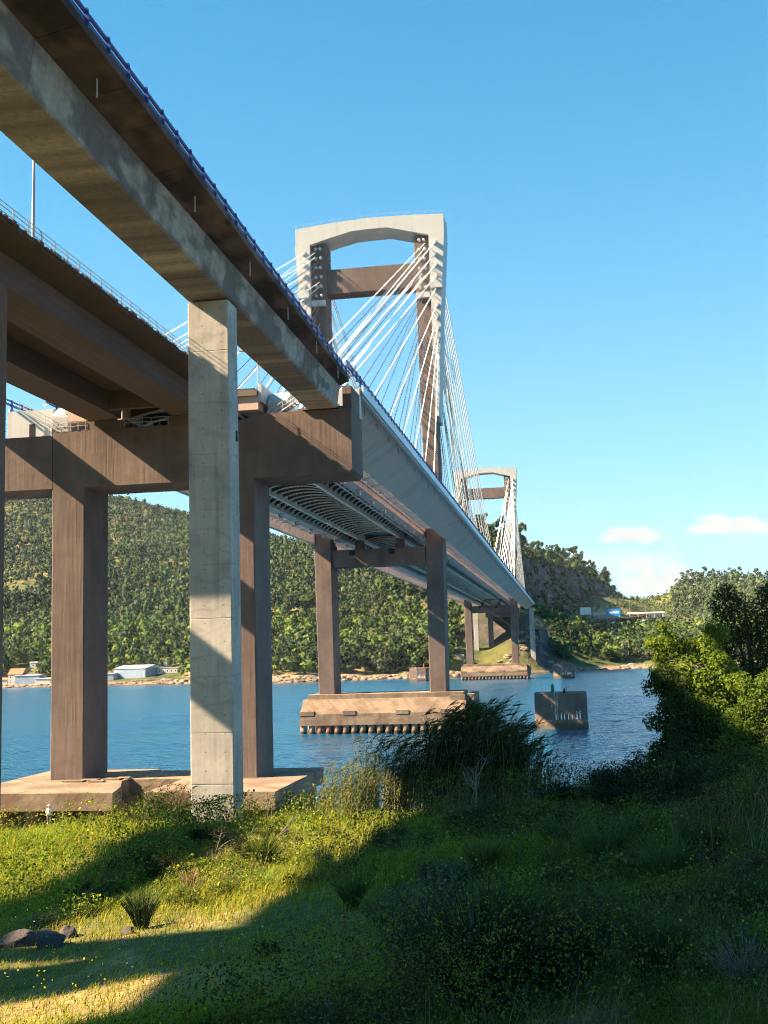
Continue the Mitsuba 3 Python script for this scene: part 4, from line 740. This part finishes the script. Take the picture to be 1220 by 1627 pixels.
# ------------------------------------------------------------------ near bank: grass, reeds, shrubs, trees, boulders, a person
def blades(mb, x, y, z, h, w, rg, col, lean=(.25, .05), cj=.25, bend=.5):
    n = len(x); a = rg.uniform(0, 6.283, n); d = np.column_stack([np.cos(a), np.sin(a), 0*a]); hh = (h*rg.uniform(.55, 1.3, n))[:, None]
    ln = np.column_stack([lean[0]+rg.normal(size=n)*.28, lean[1]+rg.normal(size=n)*.28, 0*a])*hh; b = np.column_stack([x, y, z]); up = np.array([0, 0, 1.])
    m1 = b+up*hh*.55+ln*.35; tip = b+up*hh*(1-.25*bend)+ln*1.2; ww = d*(w*np.ones(n))[:, None]
    v = np.stack([b-ww, b+ww, m1+ww*.7, m1-ww*.7, tip], 1).reshape(-1, 3); i = np.arange(n)*5
    f = np.concatenate([np.column_stack([i, i+1, i+2]), np.column_stack([i, i+2, i+3]), np.column_stack([i+3, i+2, i+4])])
    c = np.asarray(col)*(1+cj*rg.normal(size=(n, 1)).clip(-1.6, 1.8)); c = (c*(1+np.array([.22, 0, -.1])*rg.normal(size=(n, 1)))).clip(.004, .5); mb.add(v, f, np.repeat(c, 5, axis=0))
def polar(n, d0, d1, a0=-20.5, a1=20.5, pw=1.0):
    a = np.radians(rg.uniform(a0, a1, n)-math.degrees(YAW)); d = d0*(d1/d0)**(rg.random(n)**pw); return EYE[0]+np.sin(a)*d, EYE[1]+np.cos(a)*d, d
rg = np.random.default_rng(31); g = MB()
x, y, d = polar(260000, 9, 100, pw=.8); z = near(x, y); ok = z > 1.0; x, y, z, d = x[ok], y[ok], z[ok], d[ok]
bench = np.exp(-((np.hypot((x+10)/9, (y+88)/11))**2))                      # the trodden clearing at lower left
dirt = meshkit.fbm(np.column_stack([x*.28+3, y*.28, 0*x+6]), 4, 2); p1 = meshkit.fbm(np.column_stack([x*.11, y*.11, 0*x]), 3, 8); p2 = meshkit.fbm(np.column_stack([x*.5, y*.5, 0*x]), 3, 12)
keep = rg.random(len(x)) > bench*.45+(dirt > .56)*bench*.3; x, y, z, d, bench, p1, p2 = [q[keep] for q in (x, y, z, d, bench, p1, p2)]
tall = np.clip((p1-.36)*3.2, .12, 1)*(1-bench*.85)
hgt = .14+1.05*tall*(.35+1.3*p2**1.5)*np.where(d < 16, .6, 1)
col = np.array([.240, .290, .028])[None]*(1-p1[:, None])*1.15+np.array([.150, .205, .028])[None]*p1[:, None]*1.15
col = col*(1-bench[:, None]*.6)+np.array([.27, .245, .030])*bench[:, None]*.6
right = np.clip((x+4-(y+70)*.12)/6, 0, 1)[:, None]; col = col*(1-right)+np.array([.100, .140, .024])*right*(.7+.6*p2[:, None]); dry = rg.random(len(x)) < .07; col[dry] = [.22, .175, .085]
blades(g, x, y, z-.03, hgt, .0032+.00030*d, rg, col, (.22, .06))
x, y, d = polar(150000, 9, 64, -13, 20.5, .8); z = near(x, y); q = meshkit.noise(np.column_stack([x*.8, y*.8, 0*x]), 51)*.6+meshkit.noise(np.column_stack([x*.22, y*.22, 0*x]), 53)*.6; ok = (z > 2) & (q > .62) & (np.hypot((x+9)/8.5, (y+92)/11) > .95); x, y, z, d, q = [w[ok] for w in (x, y, z, d, q)]
c0 = np.array([.105, .150, .028])*(.7+.9*meshkit.noise(np.column_stack([x*.5, y*.5, 0*x]), 60)[:, None])*np.array([1, 1, 1.]); c0 = np.where((meshkit.noise(np.column_stack([x*.9, y*.9, 0*x]), 63) > .72)[:, None], [[.17, .15, .075]], c0)
blades(g, x, y, z-.03, (.30+1.0*(q-.55))*np.where(d < 15, .7, 1), .0026+.00026*d, rg, c0, (.16, .05), .25, .6)
g.put('meadow_grass', 'leaf_bsdf'); tag('meadow_grass', 'tall green grass and trodden yellowish turf over the near bank', 'grass', kind='stuff')
wf = MB(); x, y, d = polar(2600, 11, 60); z = near(x, y); k = rg.random(len(x)); ok = meshkit.fbm(np.column_stack([x*.3, y*.3, 0*x]), 3, 5) > .5
x, y, z, d = x[ok], y[ok], z[ok], d[ok]; n = len(x); P = np.column_stack([x, y, z+rg.uniform(.25, .95, n)])
fc = np.where((rg.random(n) < .8)[:, None], [[.55, .42, .02]], [[.5, .5, .45]]); wf.add(*tri_leaves(P, rg.normal(size=(n, 3)), .018+.0011*d, rg, fc, .15, 1.0)); wf.put('wild_flowers', 'leaf_bsdf'); tag('wild_flowers', 'scattered tiny yellow and white wild flowers in the grass', 'flowers', kind='stuff')
# tangled scrub: mounds of small leaves, weeds and dry stems too tangled to count
def mound(x, y):
    q = meshkit.fbm(np.column_stack([x*.55, y*.55, 0*x]), 3, 22); big = meshkit.fbm(np.column_stack([x*.16, y*.16, 0*x]), 2, 41)
    open_ = np.clip(1.15-np.exp(-((np.hypot((x+9)/8.5, (y+92)/11))**2))*2.2, 0, 1)
    return np.clip((q-.40)*7.0, 0, 1.6)*(.30+1.35*big)*open_
def scrub(n, d0, d1, a0, a1, size, pw=.8, cut_=.16, pal=[[.085, .100, .022], [.042, .058, .018], [.120, .155, .026], [.068, .090, .036], [.110, .070, .044]]):
    x, y, d = polar(n, d0, d1, a0, a1, pw); z = near(x, y); q = mound(x, y); ok = (z > 2.2) & (q > cut_); x, y, z, d, q = [w[ok] for w in (x, y, z, d, q)]; n = len(x)
    P = np.column_stack([x, y, z+q*(1-rg.random(n)**2*.75)]); e = .12; N = np.column_stack([mound(x-e, y)-mound(x+e, y), mound(x, y-e)-mound(x, y+e), np.full(n, 2*e)]); N /= np.linalg.norm(N, axis=1, keepdims=True)
    sp = meshkit.noise(np.column_stack([x*.6, y*.6, 0*x]), 4); sp2 = meshkit.noise(np.column_stack([x*1.7, y*1.7, 0*x]), 14)
    pal = np.array(pal); k = np.clip(((sp*.75+sp2*.35)*5.2-.6), 0, 4).astype(int)
    return tri_leaves(P, N+rg.normal(size=(n, 3))*.7, (size+.0016*d)*(.55+.9*sp2), rg, pal[k], .32, .6)
hb = MB(); hb.add(*scrub(170000, 9, 62, -14, 20.5, .018)); hb.add(*scrub(34000, 27, 70, -20.5, -3, .032, 1, .34, [[.21, .27, .025], [.15, .21, .022], [.24, .29, .03], [.12, .17, .024], [.20, .23, .035]])); hb.put('undergrowth', 'leaf_bsdf'); tag('undergrowth', 'tangled scrub and weeds in the shade of the bridge', 'undergrowth', kind='stuff')
ws = MB(); x, y, d = polar(16000, 9, 62, -16, 20.5, .8); z = near(x, y); q = mound(x, y); ok = (q > .1) & (z > 2.2) & (meshkit.noise(np.column_stack([x*.45, y*.45, 0*x]), 77) > .42); x, y, z, d, q = [w[ok] for w in (x, y, z, d, q)]
blades(ws, x, y, z, (.35+q*.8)*np.clip(d/26, .45, 1), .0022+.00022*d, rg, np.where((rg.random(len(x)) < .45)[:, None], [[.20, .16, .10]], [[.085, .11, .045]]), (.08, .02), .3, .1)
ws.put('weed_stalks', 'foliage_bsdf'); tag('weed_stalks', 'thin dry and green stalks standing out of the scrub', 'stalks', kind='stuff')

def shrub(px, d, r, h, leaf, col, label, group=None, n=2500, seed=0, stems=7, name='shrub', asp=.6, lift=0):
    c = at(*px, d) if px is not None else d; x, y = c[0], c[1]; z = float(near(x, y))+lift; t = thing(name, label, 'shrub', group); q = np.random.default_rng(seed+100)
    st = MB(); bl = []
    for k in range(stems):
        a = q.uniform(0, 6.28); rr_ = r*math.sqrt(q.random())*.85; hz = h*q.uniform(.55, 1.0)*(1-.35*rr_/r); p = np.array([x+math.cos(a)*rr_, y+math.sin(a)*rr_, z+hz*.72]); s = r*q.uniform(.28, .5)
        bl.append((*p, s, s, hz*.36)); st.path([(x+math.cos(a)*.1*r, y+math.sin(a)*.1*r, z-.1), ((x+p[0])/2, (y+p[1])/2, z+hz*.35), tuple(p)], [.03*h**.5, .022*h**.5, .008], 4)
    st.put(sub(t, 'stems'), 'bark_bsdf', fix=False); P, N = crown_points(bl, n, q, .15); P[:, 2] = np.maximum(P[:, 2], near(P[:, 0], P[:, 1])+.02)
    m = MB(); m.add(*tri_leaves(P, N+[0, 0, .3], leaf, q, np.array(col)*1.0, .3, asp)); m.put(sub(t, 'leaves'), 'leaf_bsdf'); return t
def broom(px, d, h, n, col, label, seed, spread=.55):
    c = at(*px, d); x, y = c[0], c[1]; z = float(near(x, y)); t = thing('broom_shrub', label, 'shrub'); q = np.random.default_rng(seed); m = MB()
    for k in range(n):
        a = q.uniform(0, 6.28); s = spread*q.random()**.6; hh = h*q.uniform(.6, 1.05); b = np.array([x+math.cos(a)*.12*h*q.random(), y+math.sin(a)*.12*h*q.random(), z-.05]); dv = np.array([math.cos(a)*s, math.sin(a)*s, 1.]); dv /= np.linalg.norm(dv)
        p = [b, b+dv*hh*.5+[0, 0, .02], b+dv*hh*.85+np.array([math.cos(a), math.sin(a), 0])*.06*hh+q.normal(size=3)*.02, b+dv*hh+np.array([math.cos(a), math.sin(a), -.3])*.12*hh]
        m.path(p, [.006+.00016*d, .005+.00016*d, .004+.0001*d, .001], 3, False, np.array(col)*q.uniform(.65, 1.35))
    m.put(sub(t, 'twigs'), 'foliage_bsdf'); return t
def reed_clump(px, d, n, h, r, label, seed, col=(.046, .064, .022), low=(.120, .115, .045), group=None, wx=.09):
    c = at(*px, d); x0, y0 = c[0], c[1]; t = thing('reed_clump', label, 'reeds', group); q = np.random.default_rng(seed); cn, lf = MB(), MB()
    for k in range(int(n*3.3)):
        a = q.uniform(0, 6.28); rr_ = r*math.sqrt(q.random()); x, y = x0+math.cos(a)*rr_*1.3, y0+math.sin(a)*rr_; z = float(near(x, y)); hh = h*q.uniform(.5, 1.05); ln = np.array([wx+q.normal()*.10, q.normal()*.10, 0])
        S_ = np.linspace(0, 1, 7); P = np.array([x, y, z-.1])+S_[:, None]*np.array([0, 0, hh])+(S_[:, None]**2.2)*ln*hh; P[:, 2] -= S_**3*.06*hh
        cn.path(P, np.linspace(.022, .006, 7), 4, False)
        nl = int(22+q.integers(0, 8))
        for j in range(nl):
            u = .22+.78*(j+q.random())/nl; b = np.array([np.interp(u, S_, P[:, i]) for i in range(3)]); az = (j % 2)*math.pi+q.normal()*.7; L = q.uniform(.30, .55)*(1.15-.35*u)*h/4
            dd = np.array([math.cos(az)+.45, math.sin(az)*.8, 0]); dd /= np.linalg.norm(dd)+1e-9; sd = np.array([-dd[1], dd[0], 0])*.022
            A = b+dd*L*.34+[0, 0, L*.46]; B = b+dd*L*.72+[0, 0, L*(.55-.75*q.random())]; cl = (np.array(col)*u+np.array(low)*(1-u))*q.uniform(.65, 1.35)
            lf.add([b-sd*.6, b+sd*.6, A+sd, A-sd, B], [(0, 1, 2), (0, 2, 3), (3, 2, 4)], cl)
        for j in range(5):                              # tuft of top leaves blown over to the right
            b = P[-1]; L = q.uniform(.4, .75)*h/4; dd = np.array([.8, q.normal()*.35, q.uniform(.1, 1.1)]); dd /= np.linalg.norm(dd); sd = np.array([0, .7, .7])*.018*h/4
            lf.add([b-sd, b+sd, b+dd*L*.6+sd, b+dd*L*.6-sd, b+dd*L+[0, 0, -.12*L]], [(0, 1, 2), (0, 2, 3), (3, 2, 4)], np.array(col)*q.uniform(.6, 1.2))
    cn.put(sub(t, 'canes'), 'dry_cane_bsdf', fix=False); lf.put(sub(t, 'leaves'), 'leaf_bsdf')
mat('dry_cane_bsdf', (.16, .15, .08), .8)
# reeds along the edge of the bank
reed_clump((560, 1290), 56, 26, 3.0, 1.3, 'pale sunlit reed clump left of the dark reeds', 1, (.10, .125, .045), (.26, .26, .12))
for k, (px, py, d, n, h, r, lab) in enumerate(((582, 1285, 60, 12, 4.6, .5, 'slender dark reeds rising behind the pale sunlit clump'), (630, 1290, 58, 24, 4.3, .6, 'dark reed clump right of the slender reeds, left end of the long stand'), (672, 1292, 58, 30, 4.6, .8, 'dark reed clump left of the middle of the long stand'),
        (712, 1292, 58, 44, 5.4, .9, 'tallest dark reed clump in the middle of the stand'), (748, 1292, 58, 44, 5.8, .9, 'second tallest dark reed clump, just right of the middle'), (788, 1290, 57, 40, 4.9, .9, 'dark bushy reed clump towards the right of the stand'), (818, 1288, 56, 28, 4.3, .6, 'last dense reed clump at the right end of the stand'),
        (850, 1286, 55, 12, 3.4, .45, 'narrow reed tuft standing apart on the right'), (876, 1285, 55, 5, 2.9, .3, 'thin lone reeds at the far right of the stand'), (262, 1318, 66, 9, 3.2, .5, 'reed tuft in front of the gap between the footings'), (236, 1318, 66, 6, 3.4, .3, 'upright reed plume left of the grey column'), (285, 1318, 62, 6, 3.0, .3, 'leaning reed plume touching the grey column'),
        (452, 1300, 62, 8, 2.3, .7, 'short windblown reeds before the right footing'))):
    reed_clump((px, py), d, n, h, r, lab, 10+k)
# big trees on the right
def big_tree(px, d, h, blobs, leaf, col, n, label, seed, trunk=.22):
    c = at(*px, d); x, y = c[0], c[1]; z = float(near(x, y)); t = thing('tree', label, 'tree'); q = np.random.default_rng(seed); B = []
    m = MB(); m.path([(x, y, z-.5), (x+.15, y, z+h*.35), (x-.1, y+.1, z+h*.8)], [trunk, trunk*.7, trunk*.25], 8)
    for b in blobs:
        c0 = np.array([x+b[0], y+b[1], z+b[2]]); m.path([(x, y, z+max(.4, b[2]*.45)), tuple((c0+[x, y, z+b[2]*.6])/2), tuple(c0)], [trunk*.4, trunk*.25, trunk*.1], 5)
        for k in range(7): dd = q.normal(size=3); dd /= np.linalg.norm(dd); s = b[3]*q.uniform(.34, .58); B.append((*(c0+dd*np.array([b[3], b[3], b[4]])*.72), s, s, s*.85))
        B.append((*c0, b[3]*.62, b[3]*.62, b[4]*.62))
    m.put(sub(t, 'trunk'), 'bark_bsdf', fix=False); P, N = crown_points(B, n, q, .4); lf = MB(); lf.add(*tri_leaves(P, N+[0, 0, .25], leaf, q, np.array(col), .28, .62)); lf.put(sub(t, 'crown'), 'leaf_bsdf')
big_tree((1108, 1235), 56, 7.5, [(-.3, 0, 4.8, 1.5, 1.7), (-1.0, .2, 6.3, 1.0, 1.3), (1.0, .2, 6.0, 1.2, 1.5), (0, -.6, 3.2, 1.7, 1.5), (1.6, -.4, 4.2, 1.4, 1.5), (.4, -.8, 1.6, 1.8, 1.4), (2.2, -.6, 2.4, 1.5, 1.4)], .16, (.118, .175, .026), 42000, 'sunlit yellow-green leafy tree at the right above the water', 41)
big_tree((1098, 1262), 53, 5.8, [(-.9, 0, 4.2, 1.1, 1.0), (-.6, 0, 2.8, 1.3, 1.2), (.3, -.3, 1.7, 1.4, 1.2), (-.9, -.4, 1.2, 1.1, .9), (1.2, -.5, 1.4, 1.4, 1.1)], .15, (.045, .065, .022), 15000, 'dark leafy small tree hanging over the water, left of the sunlit tree', 42)
big_tree((1205, 1240), 66, 13, [(0, 0, 9.5, 2.0, 2.2), (-1.6, 0, 7.6, 1.7, 1.8), (1.6, .4, 10.5, 1.9, 1.8), (.4, -.5, 5.8, 2.1, 1.8), (2.2, 0, 7.5, 1.8, 2.0), (-1.4, 0, 11.0, .9, 1.3), (-.6, -.6, 3.4, 2.0, 1.7), (1.8, -.6, 4.4, 2.0, 1.8)], .17, (.040, .058, .022), 30000, 'tall dark tree at the right edge behind the sunlit tree', 43, .3)
big_tree((1215, 1215), 50, 4.6, [(.1, 0, 3.2, 1.1, 1.0), (-.9, 0, 2.3, 1.0, .9), (.9, 0, 3.8, 1.0, .9), (-.2, -.4, 1.4, 1.3, 1.0), (-1.3, -.4, 1.0, 1.0, .8)], .14, (.085, .135, .025), 17000, 'sunlit bright green bush-like tree at the right edge, below the tall dark tree', 44, .14)
# shrubs
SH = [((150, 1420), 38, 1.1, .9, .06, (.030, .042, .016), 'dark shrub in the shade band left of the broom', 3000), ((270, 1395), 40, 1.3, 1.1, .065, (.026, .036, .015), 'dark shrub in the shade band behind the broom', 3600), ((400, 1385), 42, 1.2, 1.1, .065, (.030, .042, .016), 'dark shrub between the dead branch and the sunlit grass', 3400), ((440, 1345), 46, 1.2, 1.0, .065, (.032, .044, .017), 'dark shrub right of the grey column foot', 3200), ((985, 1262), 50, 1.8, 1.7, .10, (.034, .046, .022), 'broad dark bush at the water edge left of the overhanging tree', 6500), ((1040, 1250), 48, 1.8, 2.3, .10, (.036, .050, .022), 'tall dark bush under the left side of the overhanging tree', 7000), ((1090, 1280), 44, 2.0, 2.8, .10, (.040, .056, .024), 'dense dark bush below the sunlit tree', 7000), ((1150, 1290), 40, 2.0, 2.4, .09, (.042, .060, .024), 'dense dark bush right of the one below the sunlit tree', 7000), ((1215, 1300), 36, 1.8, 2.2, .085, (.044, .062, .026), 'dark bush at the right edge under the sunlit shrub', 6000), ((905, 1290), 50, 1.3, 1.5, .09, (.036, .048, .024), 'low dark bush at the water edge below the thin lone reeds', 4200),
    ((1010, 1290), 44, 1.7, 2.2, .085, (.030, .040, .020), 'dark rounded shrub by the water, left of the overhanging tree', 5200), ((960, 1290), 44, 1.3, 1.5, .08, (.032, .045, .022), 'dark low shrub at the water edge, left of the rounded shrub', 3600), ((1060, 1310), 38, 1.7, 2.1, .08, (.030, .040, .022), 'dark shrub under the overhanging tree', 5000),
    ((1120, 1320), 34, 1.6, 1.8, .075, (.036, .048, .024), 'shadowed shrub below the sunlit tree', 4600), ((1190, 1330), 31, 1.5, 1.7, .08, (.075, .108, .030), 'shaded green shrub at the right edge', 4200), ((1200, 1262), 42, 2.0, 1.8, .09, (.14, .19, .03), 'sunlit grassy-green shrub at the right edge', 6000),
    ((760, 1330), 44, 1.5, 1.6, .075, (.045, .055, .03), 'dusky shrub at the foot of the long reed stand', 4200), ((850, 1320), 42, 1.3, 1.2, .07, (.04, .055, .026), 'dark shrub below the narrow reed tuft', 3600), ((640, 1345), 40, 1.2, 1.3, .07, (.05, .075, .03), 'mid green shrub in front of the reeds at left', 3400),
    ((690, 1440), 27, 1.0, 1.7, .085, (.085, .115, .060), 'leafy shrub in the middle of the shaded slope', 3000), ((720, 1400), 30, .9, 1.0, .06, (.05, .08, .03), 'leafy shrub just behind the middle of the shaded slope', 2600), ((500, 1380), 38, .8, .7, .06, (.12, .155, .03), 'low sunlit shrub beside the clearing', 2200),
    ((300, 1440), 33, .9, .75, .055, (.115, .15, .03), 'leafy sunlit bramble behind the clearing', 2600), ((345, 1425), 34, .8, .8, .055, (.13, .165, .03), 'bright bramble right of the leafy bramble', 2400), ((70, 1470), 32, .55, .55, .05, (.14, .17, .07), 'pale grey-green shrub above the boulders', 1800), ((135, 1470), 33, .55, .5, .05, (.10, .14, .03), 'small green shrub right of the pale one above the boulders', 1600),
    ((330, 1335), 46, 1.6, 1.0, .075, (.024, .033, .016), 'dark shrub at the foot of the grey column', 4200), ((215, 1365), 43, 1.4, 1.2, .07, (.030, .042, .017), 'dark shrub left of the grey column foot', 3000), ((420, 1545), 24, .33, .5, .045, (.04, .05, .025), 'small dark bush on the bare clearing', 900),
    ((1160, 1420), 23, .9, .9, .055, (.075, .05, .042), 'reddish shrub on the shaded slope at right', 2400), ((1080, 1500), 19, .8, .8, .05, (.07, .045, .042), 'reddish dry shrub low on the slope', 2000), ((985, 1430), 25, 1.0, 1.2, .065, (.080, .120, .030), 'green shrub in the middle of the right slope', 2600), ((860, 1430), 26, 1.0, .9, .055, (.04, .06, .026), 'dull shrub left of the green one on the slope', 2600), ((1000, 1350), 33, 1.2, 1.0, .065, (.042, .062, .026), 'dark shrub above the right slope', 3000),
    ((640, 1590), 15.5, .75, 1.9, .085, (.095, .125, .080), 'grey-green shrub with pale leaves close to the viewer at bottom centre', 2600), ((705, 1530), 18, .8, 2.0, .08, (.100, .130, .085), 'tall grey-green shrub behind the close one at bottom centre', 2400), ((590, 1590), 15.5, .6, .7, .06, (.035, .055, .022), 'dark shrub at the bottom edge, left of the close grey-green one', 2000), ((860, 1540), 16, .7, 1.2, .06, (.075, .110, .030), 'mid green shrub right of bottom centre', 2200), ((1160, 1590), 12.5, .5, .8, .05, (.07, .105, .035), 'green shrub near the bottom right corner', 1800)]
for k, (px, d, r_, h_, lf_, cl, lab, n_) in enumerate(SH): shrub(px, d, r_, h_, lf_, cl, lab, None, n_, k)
broom((225, 1470), 30, 1.15, 240, (.055, .085, .035), 'feathery green broom at the back of the clearing', 1); broom((765, 1610), 14, 1.9, 520, (.028, .040, .020), 'dark wispy broom at the bottom right of centre', 2, .75)
broom((885, 1580), 14.5, 1.7, 420, (.060, .082, .036), 'fine-twigged broom right of the dark wispy one', 3, .7); broom((420, 1390), 40, 1.3, 240, (.12, .15, .03), 'sunlit broom in the tall grass', 4); broom((960, 1400), 28, 1.6, 300, (.075, .115, .034), 'upright green broom on the slope', 5)
for k, (px_, d_, h_, lab) in enumerate((((1060, 1420), 24, 1.3, 'feathery broom in the middle of the right slope'), ((1120, 1380), 27, 1.3, 'feathery broom high on the right slope'), ((800, 1470), 21, 1.4, 'feathery broom left of the slope centre'), ((930, 1500), 18, 1.2, 'feathery broom low on the slope centre'), ((1040, 1560), 14, 1.0, 'small feathery broom near the lower right'), ((770, 1400), 31, 1.3, 'feathery broom below the reed stand'), ((890, 1370), 34, 1.4, 'feathery broom below the narrow reed tuft'), ((1170, 1480), 17, 1.2, 'feathery broom at the right edge of the slope'), ((620, 1480), 24, 1.3, 'feathery broom at the dark edge of the clearing'), ((560, 1460), 29, 1.0, 'small feathery broom beside the clearing'))): broom(px_, d_, h_, 260, ((.075, .11, .035), (.055, .080, .030), (.10, .14, .04))[k % 3], lab, 60+k, .6)
broom((300, 1412), 36, 1.0, 60, (.24, .17, .10), 'dry brown stalks behind the brambles', 6, .35); broom((515, 1385), 37, 1.1, 50, (.21, .15, .09), 'dry reddish stalks at the edge of the sunlit grass', 7, .3); broom((1190, 1600), 11.5, .8, 160, (.15, .14, .12), 'pale dry stalks at the bottom right corner', 8, .6)
# bare branches
def dead_branch(px, d, L, label, seed, n=9):
    c = at(*px, d); x, y = c[0], c[1]; z = float(near(x, y)); t = thing('dead_branch', label, 'branch'); q = np.random.default_rng(seed); m = MB()
    def grow(p, dv, l, rad, lev):
        k = 4; P = [p]
        for i in range(k): dv = dv+q.normal(size=3)*.16; dv /= np.linalg.norm(dv); P.append(P[-1]+dv*l/k)
        m.path(P, np.linspace(rad, rad*.45, k+1), 5 if lev == 0 else 3, True)
        if lev < 2:
            for j in range(3 if lev else n): i = q.integers(1, k+1); e = dv+q.normal(size=3)*.75; e[2] = abs(e[2])*.8; grow(P[i], e/np.linalg.norm(e), l*q.uniform(.35, .6), rad*.45, lev+1)
    grow(np.array([x, y, z]), np.array([.45, 0, .9]), L, .02+.012*L, 0); m.put(sub(t, 'twigs'), 'pale_wood_bsdf', fix=False)
dead_branch((745, 1320), 46, 2.2, 'bare grey branches below the tall reeds', 2); dead_branch((455, 1627), 14.5, .8, 'pale bare twigs at the bottom edge left of centre', 3, 12); dead_branch((340, 1360), 44, 1.3, 'grey dead branch at the foot of the column shade', 4); dead_branch((400, 1365), 42, 1.8, 'thin upright dead branch in the tall grass', 6, 6)
# boulders
def boulder(px, d, s, label, seed):
    c = at(*px, d); x, y = c[0], c[1]; z = float(near(x, y)); q = np.random.default_rng(seed); P = q.normal(size=(26, 3)); P /= np.linalg.norm(P, axis=1, keepdims=True); P = P*np.array(s)*q.uniform(.85, 1.1, (26, 1))
    h = trimesh.Trimesh(P).convex_hull.subdivide().subdivide().subdivide(); v = np.array(h.vertices); v *= 1+.35*(meshkit.fbm(v*4.5+seed, 4, 2)[:, None]-.5); b = MB(); b.add(v+[x, y, z+s[2]*.28], h.faces); k = thing('boulder', label, 'boulder'); b.put(k, 'boulder_bsdf', 30)
boulder((28, 1497), 29.5, (.62, .45, .36), 'flat dark boulder at the left edge of the clearing', 1); boulder((78, 1500), 29, (.44, .4, .36), 'dark angular boulder right of the flat one', 2); boulder((108, 1496), 30, (.26, .26, .26), 'small dark rock at the right end of the boulders', 3); boulder((203, 1475), 29.5, (.2, .18, .16), 'small pale grey stone at the edge of the clearing', 4)
# person below the footing
import manifold3d as m3
def person(base, label):
    t = thing('person', label, 'person'); J = {'hipL': (-.10, 0, .92, .10), 'hipR': (.10, 0, .92, .10), 'kL': (-.12, -.05, .48, .065), 'kR': (.13, -.12, .50, .065), 'aL': (-.12, .02, .08, .045), 'aR': (.14, .05, .08, .045), 'tL': (-.12, -.13, .04, .035), 'tR': (.14, -.10, .04, .035), 'bel': (0, 0, 1.05, .135), 'ch': (0, -.02, 1.33, .15), 'sL': (-.18, -.01, 1.42, .065), 'sR': (.18, -.01, 1.42, .065),
        'eL': (-.26, .02, 1.14, .045), 'eR': (.27, -.02, 1.15, .045), 'wL': (-.24, -.14, .94, .033), 'wR': (.27, -.18, .98, .033), 'nk': (0, -.02, 1.52, .055), 'hd': (0, -.04, 1.64, .095), 'hd2': (0, -.02, 1.70, .10), 'ns': (0, -.145, 1.64, .016)}
    B = [('hipL', 'kL'), ('hipR', 'kR'), ('kL', 'aL'), ('kR', 'aR'), ('aL', 'tL'), ('aR', 'tR'), ('hipL', 'hipR', 'bel'), ('bel', 'ch'), ('ch', 'sL'), ('ch', 'sR'), ('sL', 'sR'), ('sL', 'eL'), ('sR', 'eR'), ('eL', 'wL'), ('eR', 'wR'), ('ch', 'nk'), ('nk', 'hd'), ('hd', 'hd2'), ('hd', 'ns')]
    for w, s in (('wL', -1), ('wR', 1)):
        x, y, z, _ = J[w]
        for k in range(4): J['%sf%d' % (w, k)] = (x+(k-1.5)*.02, y-.04-.01*k, z-.10-.008*(k % 2), .010); B.append((w, '%sf%d' % (w, k)))
        J[w+'t'] = (x-s*.035, y-.05, z-.03, .011); B.append((w, w+'t'))
    sp = lambda j: m3.Manifold.sphere(J[j][3], 14).translate(J[j][:3])
    body = m3.Manifold.batch_boolean([m3.Manifold.batch_hull([sp(j) for j in b]) for b in B], m3.OpType.Add).refine_to_length(.05); mm = body.to_mesh(); tm = trimesh.Trimesh(mm.vert_properties[:, :3], mm.tri_verts); trimesh.smoothing.filter_taubin(tm, iterations=6)
    def add(key, mesh_, bs): scene[key] = {**mikit.ply(mesh_, bs, smooth=True), 'to_world': T().translate(list(map(float, base))) @ T().rotate([0, 0, 1], 25)}
    add(sub(t, 'body'), tm, 'skin_bsdf')
    def cloth(bones, g_): return trimesh.Trimesh(*(lambda q: (q.vert_properties[:, :3], q.tri_verts))(m3.Manifold.batch_boolean([m3.Manifold.batch_hull([m3.Manifold.sphere(J[j][3]+g_, 14).translate(J[j][:3]) for j in b]) for b in bones], m3.OpType.Add).to_mesh()))
    add(sub(t, 'white_shirt'), cloth([('hipL', 'hipR', 'bel'), ('bel', 'ch'), ('ch', 'sL'), ('ch', 'sR'), ('sL', 'sR'), ('sL', 'eL'), ('sR', 'eR')], .018), 'white_paint_bsdf')
    add(sub(t, 'trousers'), cloth([('hipL', 'kL'), ('hipR', 'kR'), ('kL', 'aL'), ('kR', 'aR'), ('hipL', 'hipR')], .014), 'pale_wood_bsdf')
    add(sub(t, 'hat'), trimesh.util.concatenate([trimesh.creation.cylinder(.105, .10, sections=16).apply_translation([0, -.02, 1.78]), trimesh.creation.cylinder(.17, .014, sections=18).apply_translation([0, -.03, 1.735])]), 'white_paint_bsdf')
c = at(78, 1297, 104); person((c[0], c[1], max(float(near(c[0], c[1])), c[2]-.75)), 'person in white shirt and hat standing below the left footing')


# ------------------------------------------------------------------ haze over the strait
scene['haze_air'] = {'type': 'homogeneous', 'albedo': {'type': 'rgb', 'value': [.93, .95, .96]}, 'sigma_t': {'type': 'rgb', 'value': [.000019, .000023, .000029]}}
scene['haze'] = {'type': 'cube', 'to_world': T().translate([0, 1500, 196]) @ T().scale([3000, 1950, 206]), 'bsdf': {'type': 'null'}, 'interior': {'type': 'ref', 'id': 'haze_air'}}
scene['camera']['medium'] = {'type': 'ref', 'id': 'haze_air'}; tag('haze', 'thin summer haze over the strait', kind='stuff')
